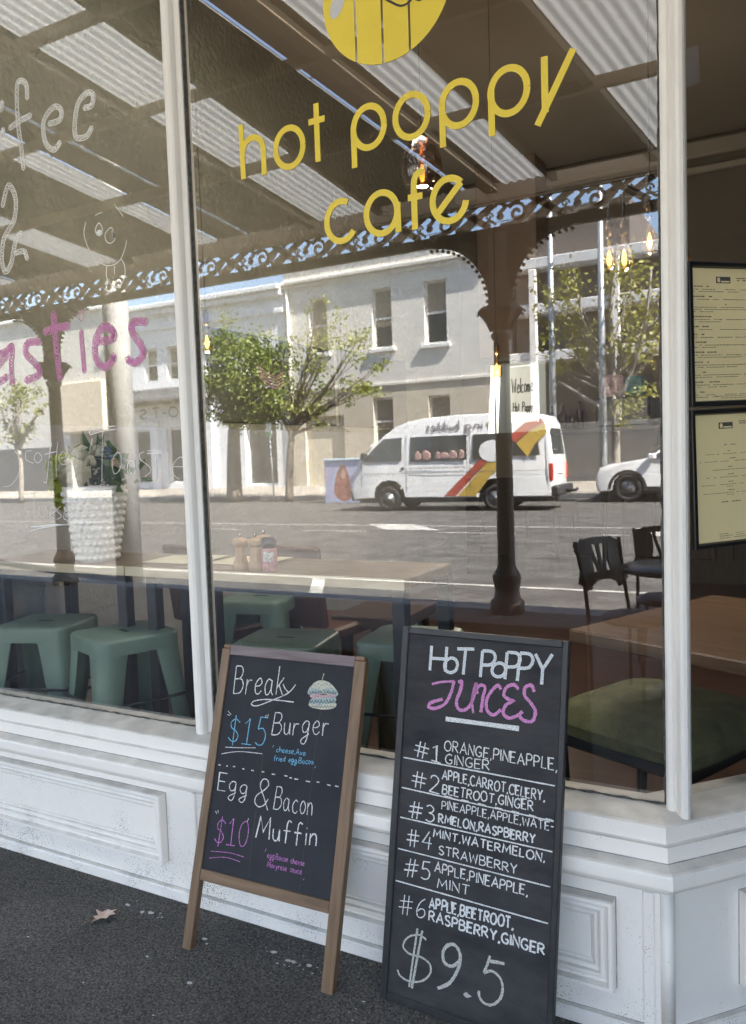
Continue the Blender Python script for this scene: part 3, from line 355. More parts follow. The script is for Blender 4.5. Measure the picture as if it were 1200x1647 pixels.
marking([(-8.3, -13.0), (-7.2, -13.0), (-6.1, -11.85), (-7.25, -11.85)]); marking([(-2.6, -12.1), (-.3, -12.1), (-.3, -10.6), (-1.6, -10.9)])
tag(MBm.build('road_markings', LINE), kind='structure')
# pale paint flecks and chips by the wall
fl = MB(); rf = random.Random(11)
def chip(x, y, s):
    n = rf.randint(5, 8); a0 = rf.random()*6; fl.add([(x+s*rf.uniform(.5, 1.1)*math.cos(a0+6.283*k/n)*1.5, y+s*rf.uniform(.5, 1)*math.sin(a0+6.283*k/n), .0035) for k in range(n)], [tuple(range(n))])
for cx, cy, sx, sy, n in ((-1.225, -.235, .045, .012, 15), (-1.36, -.21, .02, .008, 4), (-1.80, -.22, .05, .012, 8), (-1.0, -.33, .02, .03, 4), (-1.55, -.25, .03, .012, 3), (-1.3, -.5, .5, .2, 7), (-1.9, -.45, .4, .3, 6)):
    for k in range(n): chip(cx+rf.gauss(0, sx), cy+rf.gauss(0, sy), rf.choice((.002, .003, .004, .008)))
tag(fl.build('paint_flecks', mat('pale_paint_flecks', (.55, .54, .52), .9, .1)), 'scatter of pale paint flecks on the dark asphalt near the white wall', 'paint flecks', kind='stuff')
gr = MB()
for k in range(420):
    x = rf.uniform(-3.2, .2); y = -.124-abs(rf.gauss(0, .018)); s = rf.choice((.0012, .0018, .0025, .004)); a = rf.random()*6; gr.add([(x+s*math.cos(a+q), y+s*.8*math.sin(a+q), .001+s*(q > 6)) for q in (0, 1.3, 2.5, 3.9, 5.1)]+[(x, y, .001+s)], [(0, 1, 5), (1, 2, 5), (2, 3, 5), (3, 4, 5), (4, 0, 5)])
tag(gr.build('grit', mat('wall_base_grit', (.13, .11, .09), .95, .5, 90)), 'dark grit gathered along the foot of the white wall', 'grit', kind='stuff')
EN = mat('added_dark_tile', (.018, .017, .017), .5, .2, 5)
en = MB()
for i in range(14):
    for j in range(8): en.bbox(1.15+i*.30+.002, 1.45+i*.30-.002, -.9+j*.30+.002, -.6+j*.30-.002, -.02, .006, .002)
tag(en.build('added_dark_paving', EN), kind='structure')  # tiles added so the splayed pane mirrors dark ground
# dry leaf
lf = thing('dry_leaf', 'dry curled brown leaf lying alone on the dark asphalt footpath', 'leaf', (-1.926, -.301, .0))
out2 = [(-.045, .012), (-.022, .018), (-.018, .038), (.002, .03), (.028, .036), (.02, .02), (.044, .012), (.03, .0), (.036, -.018), (.012, -.02), (-.008, -.045), (-.012, -.02), (-.03, -.012), (-.02, 0)]
b = MB(); n = len(out2); b.add([(x, y, .006+.5*abs(x)*abs(x)*12*.5+.012*math.sin(x*60)*.5+.006) for x, y in out2]+[(0, 0, .008)], [(i, (i+1) % n, n) for i in range(n)])
b.build('blade', mat('dry_leaf_brown', (.62, .45, .36), .7, .15, 40), lf)
MB().tube([(-.008, -.02, .01), (-.02, -.05, .012), (-.024, -.062, .008)], .0012, 5).build('stalk', mat('dry_stalk', (.25, .15, .09)), lf)

# ------------------------------------------------------------------ the shopfront
ANG = R(47.5); CA, SA = math.cos(ANG), math.sin(ANG)
SF = thing('cafe_shopfront', 'white painted timber cafe shopfront with a splayed corner and big glass windows', 'shopfront', (-1, 0, 0))
SO = SF.location
BX = -.333; XL = -6.0; CL = 1.9
def plan(p):      # corner-mitred offsets of the glass line: left end, corner, far end of the splay
    mx = p*math.tan(ANG/2)
    return [Vector((XL, -p)), Vector((BX+mx, -p)), Vector((BX+CL*CA+p*SA, CL*SA-p*CA))]
def extr(prof, name, m):
    b = MB(); vs = []; k = len(prof)
    for p, z in prof: vs += [(q.x, q.y, z) for q in plan(p)]
    fs = []
    for i in range(k-1):
        for j in range(2): fs.append((i*3+j, i*3+j+1, (i+1)*3+j+1, (i+1)*3+j))
    return b.add(vs, fs).build(name, m, SF, SO)
extr([(-.06, .53), (-.01, .537), (.094, .5245), (.1, .521), (.1005, .484), (.104, .4815), (.112, .4805), (.1125, .443), (.108, .440)], 'sill', WHITE)
extr([(.108, .442), (.142, .4345), (.147, .431), (.1495, .424), (.1495, .401), (.148, .396), (.135, .394), (.125, .388), (.118, .374), (.112, .368), (.1045, .366)], 'ledge', WHITE)
extr([(.105, .372), (.105, .034)], 'stallboard', WHITE)
extr([(.104, .036), (.117, .034), (.121, .028), (.123, -.02)], 'plinth', WHITE)
MP = [(d_, h_*1.4) for d_, h_ in [(0, .0), (0, .020), (.003, .023), (.011, .023), (.014, .019), (.017, .014), (.023, .0125), (.030, .0145), (.034, .0135), (.037, .008), (.043, .0065), (.049, .007), (.052, .003), (.056, .0025), (.060, -.0005)]]
FM = lambda a, b, h: (a, -.105-h, b)
FCH = lambda a, b, h: (BX+.105*SA+a*CA+h*SA, -.105*CA+a*SA-h*CA, b)
MB().sweep_rect(-3.4, -1.828, .117, .343, MP, FM).build('panel_moulding', WHITE, SF, SO)
MB().sweep_rect(-1.60, -.405, .108, .332, MP, FM).build('panel_moulding', WHITE, SF, SO)
MB().sweep_rect(.163, 1.2, .099, .333, MP, FCH).build('panel_moulding', WHITE, SF, SO)
b = MB(); b.bbox(-1.715, -1.70, -.112, -.1, .036, .366, .003)
b.build('cover_strip', WHITE, SF, SO)
# corner bead
JN = mat('dark_joint_and_shade', (.34, .33, .31), .8, .3, 30)  # dark joints drawn as strips, also standing in for weak moulding shadows
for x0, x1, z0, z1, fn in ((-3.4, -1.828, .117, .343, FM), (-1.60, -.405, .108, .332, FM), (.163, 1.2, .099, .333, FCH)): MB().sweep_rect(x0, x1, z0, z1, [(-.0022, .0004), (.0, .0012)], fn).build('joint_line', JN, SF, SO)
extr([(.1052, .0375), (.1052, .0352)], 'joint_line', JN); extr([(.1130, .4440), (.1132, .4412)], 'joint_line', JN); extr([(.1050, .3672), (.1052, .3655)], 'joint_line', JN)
c = plan(.105)[1]; b = MB(); b.tube([(c.x, c.y+.004, .035), (c.x, c.y+.004, .37)], .0165, 14)
b.bbox(c.x-.055, c.x-.028, c.y-.006, c.y+.01, .036, .366, .003); b.build('corner_bead', WHITE, SF, SO)
# mullion: moulded timber standing on the sill; section in (x, -y)
def post(section, x, z0, z1, name, slope=0.):
    b = MB(); n = len(section); b.add([(x+a, -d, z0 if d < 0 else z0-.0) for a, d in section]+[(x+a, -d, z1) for a, d in section], [tuple(range(n)), tuple(range(n, 2*n))]+[(i, (i+1) % n, n+(i+1) % n, n+i) for i in range(n)])
    for i in range(2, len(b.sm)): b.sm[i] = False
    return b.build(name, WHITE2, SF, SO)
sec = [(-.032, -.02), (-.032, .012), (-.026, .018), (-.024, .030), (-.019, .040), (-.008, .0455), (.004, .0455), (.012, .041), (.017, .033), (.02, .025), (.026, .021), (.034, .017), (.034, -.02)]
post(sec, -1.725, .5235, 3.3, 'mullion')
b = MB(); b.bbox(-1.693, -1.6865, -.012, .004, .536, 3.3, .001); b.bbox(-1.765, -1.7575, -.012, .004, .536, 3.3, .001); b.build('putty_line', PUTTY, SF, SO)
sec2 = [(-.042, -.03), (-.042, .012), (-.036, .019), (-.026, .021), (-.021, .017), (-.016, .022), (-.012, .030), (-.004, .040), (.004, .0435), (.011, .040), (.015, .032), (.0135, .016), (.0125, -.015)]
post(sec2, -.2585, .5225, 3.3, 'corner_post')
# wobbly old putty beads along the glass
def bead(p0, p1, name, r=.0032, seed=1):
    rg = random.Random(seed); p0 = Vector(p0); p1 = Vector(p1); n = int((p1-p0).length/.02)+2
    pts = [p0.lerp(p1, i/n)+Vector((rg.uniform(-1, 1), 0, rg.uniform(-1, 1)))*.0014 for i in range(n+1)]
    return MB().tube(pts, [r*rg.uniform(.5, 1.3) for _ in pts], 5).build(name, PUTTY, SF, SO)
bead((-3.4, -.004, .5385), (-1.757, -.004, .5385), 'putty_line', .0032, 3); bead((-1.688, -.004, .5385), (-.302, -.004, .5385), 'putty_line', .0032, 4)
bead((-.3035, -.006, .54), (-.3035, -.006, 3.2), 'putty_line', .0035, 5); bead((-1.6845, -.004, .54), (-1.6845, -.004, 3.2), 'putty_line', .002, 6)
# glass
panes = []
for x0, x1 in ((-3.4, -1.757), (-1.693, -.287)):
    panes.append(MB().add([(x0, 0, .52), (x1, 0, .52), (x1, 0, 3.3), (x0, 0, 3.3)], [(0, 1, 2, 3)]).build('window_pane', GLASS, SF, SO, recalc=False))
GX = -.285
panes.append(MB().add([(GX+.01*CA, .01*SA, .52), (GX+CL*CA, CL*SA, .52), (GX+CL*CA, CL*SA, 3.3), (GX+.01*CA, .01*SA, 3.3)], [(0, 1, 2, 3)]).build('window_pane', GLASS, SF, SO, recalc=False))
# masonry above and beside the glass
CREAM = mat('painted_render_front', (.62, .60, .55), .8, .1, 2, .2, 30)
b = MB(); e = plan(.06); b.box(-14, BX, -.06, .3, 3.3, 8.2); b.box(-14, -3.4, -.1, .3, 0, 3.3)
b.add([(BX, -.06, 3.3), (e[2].x, e[2].y, 3.3), (e[2].x, e[2].y, 8.2), (BX, -.06, 8.2)], [(0, 1, 2, 3)]); b.build('upper_wall', CREAM, SF, SO)
# yellow lettering on the glass
def GF(u, v, n): return (u, -.0012-n, v)
def arc(cx, cy, rx, ry, a0, a1, n=28): return [Vector((cx+rx*math.cos(R(a0+(a1-a0)*i/n)), cy+ry*math.sin(R(a0+(a1-a0)*i/n)))) for i in range(n+1)]
b = MB(); W_ = .0172
yk = [0]
def Y_(pts): yk[0] += 1; b.ribbon(pts, W_, GF, 0, 0, .0006+.00004*yk[0])
cz, rx, rz = 2.3023, .0475, .0545
Y_([(-1.4865, 2.2443), (-1.4885, 2.403)]); Y_(arc(-1.4485, 2.316, .038, .0415, 180, 0, 14)+[Vector((-1.4105, 2.243))])
Y_(arc(-1.3195, cz, rx, rz, 0, 360))
Y_([(-1.2235, 2.4035), (-1.2235, 2.243)]); Y_([(-1.2505, 2.3565), (-1.1967, 2.3565)])
for x0, xc in ((-1.1055, -1.058), (-.84, -.7935), (-.7055, -.6595)):
    Y_(arc(xc, cz, rx, rz, 0, 360)); Y_([(x0, cz+.01), (x0, 2.2025)])
Y_(arc(-.9285, cz, rx, rz, 0, 360))
Y_([(-.5677, 2.361), (-.5677, 2.228)]); Y_([(-.4968, 2.3605), (-.588, 2.2018)])
cz2 = 2.0665
Y_(arc(-1.1545, cz2, rx, rz, 62, 325)); Y_(arc(-1.0265, cz2, rx, rz, 0, 360)); Y_([(-.977, cz2+.02), (-.977, 2.008)])
Y_([(-.9275, 2.0065), (-.9275, 2.11)]+arc(-.9075, 2.124, .02, .029, 180, 60, 10)); Y_([(-.9457, 2.0915), (-.9028, 2.0915)])
Y_(arc(-.8265, cz2, rx, rz, 45, 350)); Y_([(-.8265+rx*math.cos(R(45)), cz2+rz*math.sin(R(45))), (-.862, 2.035)])
yl = b.build('lettering', YELL, panes[1], SO); yl.data.name = 'lettering'
yl['label'] = 'yellow hot poppy cafe lettering'
# round yellow emblem, slotted
b = MB(); lc, lr = Vector((-.995, 2.650)), .1935
cuts = [-1.0878, -1.0063, -.9264]; xs = [-lr-.02]+[c_-lc.x for c_ in cuts]+[lr+.02]; g = .0032
for i in range(4):
    a_, z_ = xs[i]+(g if i else 0), xs[i+1]-(g if i < 3 else 0); lo, hi = max(a_, -lr+.0001), min(z_, lr-.0001); n = 16
    bot = [(lo+(hi-lo)*k/n) for k in range(n+1)]
    poly = [(lc.x+x, lc.y-math.sqrt(max(0, lr*lr-x*x))) for x in bot]+[(lc.x+x, lc.y+math.sqrt(max(0, lr*lr-x*x))) for x in reversed(bot)]
    b.prism(poly, .0006, lambda u, v, t: GF(u, v, t))
b.build('emblem', YELL, panes[1], SO)
b = MB()
for pts in ([(-1.02, 2.70), (-1.0, 2.63), (-.975, 2.605), (-.945, 2.588), (-.915, 2.598), (-.90, 2.63)], [(-.915, 2.605), (-.895, 2.588), (-.87, 2.60), (-.855, 2.64)]): b.ribbon(smooth(pts), .006, GF, .0012)
b.build('emblem', mat('black_vinyl', (.03, .028, .02), .4), panes[1], SO)
b = MB(); b.add([GF(-1.142+.022*math.cos(k*.524)+.012*math.sin(k*.524), 2.648+.036*math.sin(k*.524), .0012) for k in range(12)], [tuple(range(12))]); b.build('emblem', mat('silver_vinyl', (.55, .55, .55), .35), panes[1], SO)
# chalk-marker writing on the left pane
rg = random.Random(5)
MK = {'white': mat('white_marker', (.80, .80, .79), .7, .1, 200), 'pink': mat('pink_marker', (.60, .20, .44), .7, .15, 150)}
mk = {'white': MB(), 'pink': MB()}
for pts, col, wd in BUB:
    P = smooth(pts, 7); n = len(P); L = []; Q = []
    for i, p in enumerate(P):
        t = (P[min(n-1, i+1)]-P[max(0, i-1)]).normalized(); nn = Vector((-t.y, t.x)); L.append(p+nn*wd); Q.append(p-nn*wd)
    ring = L+[P[-1]+(P[-1]-P[-2]).normalized()*wd*.8]+Q[::-1]+[P[0]-(P[1]-P[0]).normalized()*wd*.8]+[L[0]]
    mk[col].ribbon(ring, .0022, GF, 0); z = []
    step = max(1, int(.0035/max(1e-6, (P[1]-P[0]).length)))
    for k in range(2 if col == 'white' else 4):
        z = [(L[i] if (i//step+k) % 2 else Q[i]).lerp(P[i], rg.uniform(.1, .6))+Vector((rg.gauss(0, .001), rg.gauss(0, .001))) for i in range(0, n, max(1, step//2))]
        if len(z) > 2: mk[col].ribbon(smooth(z, 4), .0016 if col == 'white' else .0022, GF, .0002+.0001*k)
for pts, col, wd, sm in GS: mk[col].ribbon(smooth(pts, 6) if sm else pts, wd*.0021, GF, .0003)
mk['white'].build('drawing', MK['white'], panes[0], SO); mk['pink'].build('drawing', MK['pink'], panes[0], SO)

# ------------------------------------------------------------------ menu frames hung on the splayed window
CREAMP = mat('cream_menu_paper', (.68, .57, .31), .6, .03, 3); BLKF = mat('black_menu_frame', (.010, .010, .011), .3, .1); INK = mat('print_ink', (.10, .09, .07), .8, .02)
def menu(s0, s1, z0, z1, tilt, label, rows, seed, centre):
    t = thing('menu_frame', label, 'framed menu', (GX+s0*CA+.013*SA, s0*SA-.013*CA, z0), 0, 'framed menus on the splayed window'); t.rotation_euler = (0, -tilt, ANG)
    W, H = s1-s0, z1-z0; rg = random.Random(seed)
    MB().sweep_rect(0, W, 0, H, [(0, -.001), (0, .012), (.002, .014), (.010, .014), (.012, .009), (.013, .004)], lambda a, b, h: (a, -h, b)).build('frame', BLKF, t)
    p = MB().add([(.012, -.004, .012), (W-.012, -.004, .012), (W-.012, -.004, H-.012), (.012, -.004, H-.012)], [(0, 1, 2, 3)]).build('paper', CREAMP, t)
    b = MB()
    def words(x, z, L, h):
        while L > 0:
            w_ = rg.uniform(.0035, .010); 
            if rg.random() < .82: b.add([(x, -.0046, z), (x+w_, -.0046, z), (x+w_, -.0046, z+h*rg.uniform(.75, 1)), (x, -.0046, z+h*rg.uniform(.75, 1))], [(0, 1, 2, 3)])
            x += w_+.0016; L -= w_+.0016
    for x, z, L, h in rows: words(x, z, L, h)
    b.build('print', INK, p)
    lb = MB().add([(.085, -.0047, H-.047), (.127, -.0047, H-.047), (.127, -.0047, H-.032), (.085, -.0047, H-.032)], [(0, 1, 2, 3)]); lb.build('logo', mat('menu_logo_grey', (.06, .06, .055), .6), p)
    k = MB().add([(.0925+.0045*math.cos(j*.628), -.005, H-.0395+.006*math.sin(j*.628)) for j in range(10)], [tuple(range(10))]); k.add([(.099, -.005, H-.045), (.124, -.005, H-.045), (.124, -.005, H-.0415), (.099, -.005, H-.0415)], [(0, 1, 2, 3)]); k.build('logo', CREAMP, p)
    return t
H1 = .333
rows = []
z = H1-.056
for nb, n in ((.05, 2), (.05, 1), (0, 3), (.05, 2), (.04, 1), (.04, 1), (.03, 2), (.06, 2), (.04, 2), (.03, 2), (.07, 2), (.035, 2), (.045, 2)):
    if nb: rows.append((.0145, z, nb, .0028))
    else: rows.append((.10, z, .014, .0028))
    z -= .0062
    for k in range(n): rows.append((.0145, z, .26 if k < n-1 or n == 1 else rg.uniform(.03, .16), .0015)); z -= .0052
    z -= .0066
rows += [(.145, H1-.036, .05, .0026), (.147, H1-.041, .05, .0026), (.075, .022, .12, .0014), (.092, .0175, .09, .0014)]
menu(.0405, .36, 1.494, 1.827, R(1.2), 'upper black framed cream menu densely printed in paragraphs, on splayed window', rows, 3, False)
rows = [(.10, H1-.09, .03, .002)]; z = H1-.105
for k, L in enumerate((.17, .21, .15, .17, .2, .19)):
    rows.append((.11, z, .014, .002)); z -= .0062; rows.append((.13-L*.5, z, L+.04, .0014)); z -= .0115 if k not in (1, 4, 5) else .014
    if k >= 4: rows.append((.105, z+.009, .018, .0014))
rows += [(.088, z-.008, .06, .0024), (.145, H1-.036, .05, .0026), (.147, H1-.041, .05, .0026), (.062, .03, .12, .0014), (.08, .025, .12, .0014), (.052, .02, .16, .0014)]
menu(.047, .366, 1.157, 1.486, R(1.5), 'lower black framed cream menu with few short centred lines, on splayed window', rows, 5, True)

# ------------------------------------------------------------------ chalkboards
def board_root(name, label, x, y, yaw, tilt):
    t = thing(name, label, 'chalkboard', (x, y, 0)); t.rotation_mode = 'XYZ'
    ux = Vector((math.cos(yaw), math.sin(yaw), 0)); n = Vector((-math.sin(yaw), math.cos(yaw), 0)); v = math.cos(tilt)*Vector((0, 0, 1))+math.sin(tilt)*n; k = ux.cross(v)   # k points to the viewer
    t.rotation_euler = Matrix((ux, -k, v)).transposed().to_euler(); return t
FB = lambda u, v, n: (u, -n, v)
def letter(parent, texts, strokes, seed, off):
    rg = random.Random(seed); mbs = {}
    get = lambda c_: mbs.setdefault(c_, MB())
    layer = 0
    for s, u0, v0, u1, v1, h, col, wd in texts:
        layer += 1
        for P in text_strokes(s, u0, v0, u1, v1, h, rg):
            layer += 1
            if col == 'bold':
                get('bold').ribbon(P, .0075, FB, off+.0001+(layer % 9)*.00002, .12, rg=rg)
                for s_ in (-1, 1):
                    Q = []
                    for i, p in enumerate(P):
                        t_ = (P[min(len(P)-1, i+1)]-P[max(0, i-1)]); t_ = t_.normalized() if t_.length > 1e-9 else Vector((1, 0)); Q.append(p+Vector((-t_.y, t_.x))*s_*.0031)
                    get('white').ribbon(Q, .0019, FB, off+.0004+(layer % 9)*.00002, .2, rg=rg)
            else: get(col).ribbon(P, wd*(.00135 if seed == 33 else .0014), FB, off+.0002+(layer % 9)*.00002, .22, rg=rg)
    for pts, col, wd, sm in strokes:
        P = smooth(pts, 7) if sm else [Vector(pts[0]).lerp(Vector(pts[-1]), i/24) for i in range(25)] if len(pts) == 2 else [Vector(p) for p in pts]
        lay = .0001 if col == 'seam' else .0007 if col == 'dark' else .0004
        get(col).ribbon(P, wd*.0015, FB, off+lay, .18, rg=rg)
    return mbs
# brown framed one, leaning
T2 = [t if t[6] == 'bold' or t[0][0] == '#' else (*t[:5], t[5]*.86, *t[6:]) for t in T2]
A = board_root('framed_chalkboard', 'leaning brown framed chalkboard on long legs advertising breaky burger and egg muffin', -1.598, -.3115, .022, .2958)
WB, HB = .504, .8775
def stile(x0, x1, r):
    b = MB(); y0, y1 = 0, .024; n = 6
    arc_ = [(x0 if x0 == 0 else x0, 0)]
    b.bbox(x0, x1, 0, .024, .0, HB-.012, .002); b.bbox(x0+.004 if x0 == 0 else x0, x1 if x0 == 0 else x1-.004, .0005, .0235, HB-.0125, HB, .003); return b
stile(0, .030, 1).build('leg', BRWOOD, A); stile(WB-.036, WB, 1).build('leg', BRWOOD, A)
MB().bbox(.0302, WB-.0362, .001, .0235, HB-.031, HB-.001, .0015).build('top_rail', PURWOOD, A)
MB().bbox(.0302, WB-.0362, .001, .0235, .192, .2235, .0015).build('bottom_rail', BRWOODH, A)
sl = MB().box(.0302, WB-.0362, .006, .012, .2237, HB-.0312).build('slate', SLATE, A)
for c_, mb in letter(sl, T1, S1, 21, -.006).items():
    mb.build('chalk_lettering', CH[c_], sl)
for i, (pts, col) in enumerate(BG):
    MB().add([FB(p[0], p[1], -.0058+.00006*i) for p in smooth(list(pts)+[pts[0]], 5)[:-1]], [tuple(range(len(pts)*5))]).build('chalk_drawing', CH[col], sl)
hg = MB()
for x in (.05, WB-.02): hg.bbox(x-.02, x+.012, .0242, .030, HB-.05, HB-.006, .001)
hg.build('hinge', mat('black_hinge', (.02, .02, .02), .4, metal=.6), A)
# black framed one
Bd = board_root('juice_chalkboard', 'leaning black framed chalkboard listing six numbered juices in front of the window', -.9785, -.2535, -.0475, .1945)
WB2, HB2 = .4606, .9596
MB().bbox(0, .0195, 0, .02, 0, HB2, .002).build('side_rail', BLACKW, Bd); MB().bbox(WB2-.0155, WB2, 0, .02, 0, HB2, .002).build('side_rail', BLACKW, Bd)
MB().bbox(.0197, WB2-.0157, .0005, .0195, HB2-.0175, HB2-.0005, .002).build('top_rail', BLACKW, Bd); MB().bbox(.0197, WB2-.0157, .0005, .0195, .0005, .0215, .002).build('bottom_rail', BLACKW, Bd)
sl2 = MB().box(.0197, WB2-.0157, .005, .012, .0217, HB2-.0177).build('slate', SLATE2, Bd)
for c_, mb in letter(sl2, T2, S2, 33, -.005).items(): mb.build('chalk_lettering', CH[c_], sl2)

# ------------------------------------------------------------------ inside the cafe
XW, YB, ZF, ZC = -3.3, 6.2, .10, 4.25
STUC = mat('rough_stucco_wall', (.26, .245, .18), .9, .10, 1.5, 1.0, 26)
n_ = STUC.node_tree.nodes
for q in n_:
    if q.type == 'BUMP': q.inputs['Distance'].default_value = .02
BROWNW = mat('brown_painted_wall', (.150, .125, .095), .8, .08, 1.2, .2, 30)
DADO = mat('grey_stucco_dado', (.30, .295, .28), .9, .08, 2, .9, 26)
FLOOR = wood_mat('dark_floorboards', (.035, .016, .010), (.070, .032, .020), (1.2, 9, 9), 2, .4)
CEIL = mat('ceiling_paint', (.36, .32, .26), .9, .05, 1)
DARKP = wood_mat('dark_wainscot', (.022, .016, .012), (.045, .03, .02), (9, 9, 1), 3, .45)
CORD_ = mat('black_steel', (.012, .012, .012), .6)
S_ = lambda o: tag(o, kind='structure')
poly = [(XW, -.05), (BX-.02, -.05), (1.0, 1.40), (2.0, 1.6), (2.0, YB), (XW, YB)]
S_(MB().prism(poly, ZF-.004, lambda a, c_, t: (a, c_, .004+t)).build('floor', FLOOR))
b = MB(); b.box(XW, 2.0, 1.55, YB, ZC, ZC+.1); b.box(XW, 2.0, .0, .25, ZC, ZC+.1); b.box(XW, -2.45, .25, 1.55, ZC, ZC+.1); b.box(-.8, 2, .25, 1.55, ZC, ZC+.1); S_(b.build('ceiling', CEIL))
S_(MB().box(-2.45, -.8, .25, 1.55, ZC+.101, ZC+.11).build('added_skylight', translucent_mat('added_skylight_sheet', (.85, .85, .85), (.97, .97, .96))))  # added opening out of view, brightens the left wall and window tables
b = MB(); b.box(XW-.15, XW, .0, YB, 1.62, ZC); S_(b.build('wall_left', STUC))
S_(MB().box(XW-.15, XW+.012, .0, YB, ZF, 1.618).build('wall_left_dado', DADO))
b = MB(); b.box(XW, -3.02, YB, YB+.15, 1.15, ZC); b.box(-2.38, 2, YB, YB+.15, 1.15, ZC); b.box(-3.02, -2.38, YB, YB+.15, 2.35, ZC); b.box(-3.02, -2.38, YB, YB+.15, 1.15, 1.62)
S_(b.build('wall_back', BROWNW))
b = MB(); b.box(XW, 2, YB-.02, YB+.15, ZF, 1.148)
for k in range(10):
    x = XW+.15+k*.5; b.sweep_rect(x, x+.38, .3, 1.0, [(0, 0), (0, .02), (.03, .02), (.04, .005), (.06, .004), (.065, -.001)], lambda a, c_, h: (a, YB-.02-h, c_))
S_(b.build('wall_back_wainscot', DARKP))
b = MB(); b.bbox(XW, 2, YB-.10, YB-.001, 4.05, 4.2, .03); b.bbox(XW, 2, YB-.05, YB-.001, 3.92, 3.98, .01); S_(b.build('cornice', CEIL))
b = MB(); b.box(2, 2.12, 1.4, YB+.15, 0, 8.2); b.box(.97, 2, 1.40, 1.52, 0, 8.2); S_(b.build('wall_right', BROWNW))
S_(MB().box(-2.9, -2.3, 5.7, YB-.11, 2.36, ZC-.002).build('wall_bulkhead', mat('tan_bulkhead', (.21, .15, .105), .8, .06, 1)))
# kitchen behind the serving hatch
KW = mat('kitchen_white', (.24, .25, .23), .5, .05, 3)
b = MB(); b.box(-3.3, -1.0, 7.6, 7.7, .5, 3.2); b.box(-3.4, -3.3, 6.36, 7.6, .5, 3.2); b.box(-1.0, -.9, 6.36, 7.6, .5, 3.2); b.box(-3.3, -1, 6.36, 7.6, .4, .5); S_(b.build('kitchen_walls', KW))
t = thing('welcome_sign', 'white handwritten Welcome Hot Poppy sign standing in the bright serving hatch', 'sign', (-3.13, 7.3, 1.76))
pl_ = MB().bbox(0, .33, 0, .012, 0, .67, .003).build('board', mat('white_sign_board', (.5, .5, .48), .5, .03), t)
b = MB(); rg = random.Random(9)
for s, u, v, L, h in (('Welcome', .02, .36, .26, .17), ('Hot Poppy', .03, .14, .24, .10)):
    for P in text_strokes(s.replace('W', 'W'), u, v, u+L, v, h, rg): b.ribbon(P, .013, FB, .001)
b.build('lettering', mat('black_sign_ink', (.02, .02, .02), .6), pl_)
sh = thing('wall_shelf', 'dark wooden shelf on the back wall carrying brown bottles and the coffee machine', 'shelf', (-1.75, 6.0, 1.58)); MB().bbox(-.6, .6, -.2, .17, 0, .0395, .004).build('board', DARKP, sh)
for x_ in (-.5, .5): MB().bbox(x_-.02, x_+.02, -.15, .17, -.16, -.0005, .004).build('bracket', CORD_, sh)
BT = mat('dark_bottle', (.05, .022, .012), .15, .2)
for i, (x, h, r_) in enumerate(((-2.40, .24, .045), (-2.29, .24, .045), (-2.20, .2, .03), (-2.12, .27, .036))):
    o = MB().lathe([(r_, 0), (r_, h*.6), (r_*.35, h*.78), (r_*.35, h)], n=12).build('bottle', BT); o.location = (x+.14, 5.98, 1.62)
    tag(o, ['squat brown bottle just right of the welcome sign', 'second squat brown bottle from the welcome sign', 'short slim bottle between squat bottles and tall bottle', 'tallest slim dark bottle on the wall shelf'][i], 'bottle', 'bottles on the wall shelf')
t = thing('coffee_machine', 'dark coffee machine with coloured bags on top on the dark wall shelf', 'coffee machine', (-1.55, 5.95, 1.62))
MB().bbox(-.25, .25, -.1, .18, 0, .28, .02).build('body', mat('machine_dark', (.02, .022, .025), .4), t)
b = MB(); b.bbox(-.2, .0, -.06, .08, .29, .5, .03); b.build('bag', mat('pink_white_bag', (.55, .40, .42), .6, .4, 12), t); b = MB(); b.bbox(.02, .2, -.06, .08, .29, .47, .03); b.build('bag', mat('teal_bag', (.10, .28, .30), .6, .4, 12), t)
# dark wall boards on the left wall
for i, (y0, y1, z0, z1, lb) in enumerate(((1.95, 3.47, 1.66, 2.25, 'wide dark blackboard hung on the rough wall beside the window'), (3.55, 4.75, 1.66, 2.28, 'plain dark board further back on the rough wall'))):
    t = thing('wall_board', lb, 'blackboard', (XW+.001, (y0+y1)/2, z0), 0, 'dark boards along the rough wall')
    MB().bbox(0, .03, -(y1-y0)/2, (y1-y0)/2, 0, z1-z0, .004).build('frame', mat('dark_board_frame', (.028, .02, .015), .5), t)
    p = MB().box(.0305, .032, -(y1-y0)/2+.03, (y1-y0)/2-.03, .03, z1-z0-.03).build('panel', mat('dark_board_panel', (.035, .028, .022), .5, .2), t)
    if i == 0:
        b = MB()
        for k in range(5): b.ribbon(smooth([(.05, .28+.022*k), (-.05, .25+.02*k), (-.16, .27+.02*k), (-.25, .33+.015*k)]), .006, lambda u, v, n: (.0325, u, v))
        b.build('drawing', CH['pink'], p)
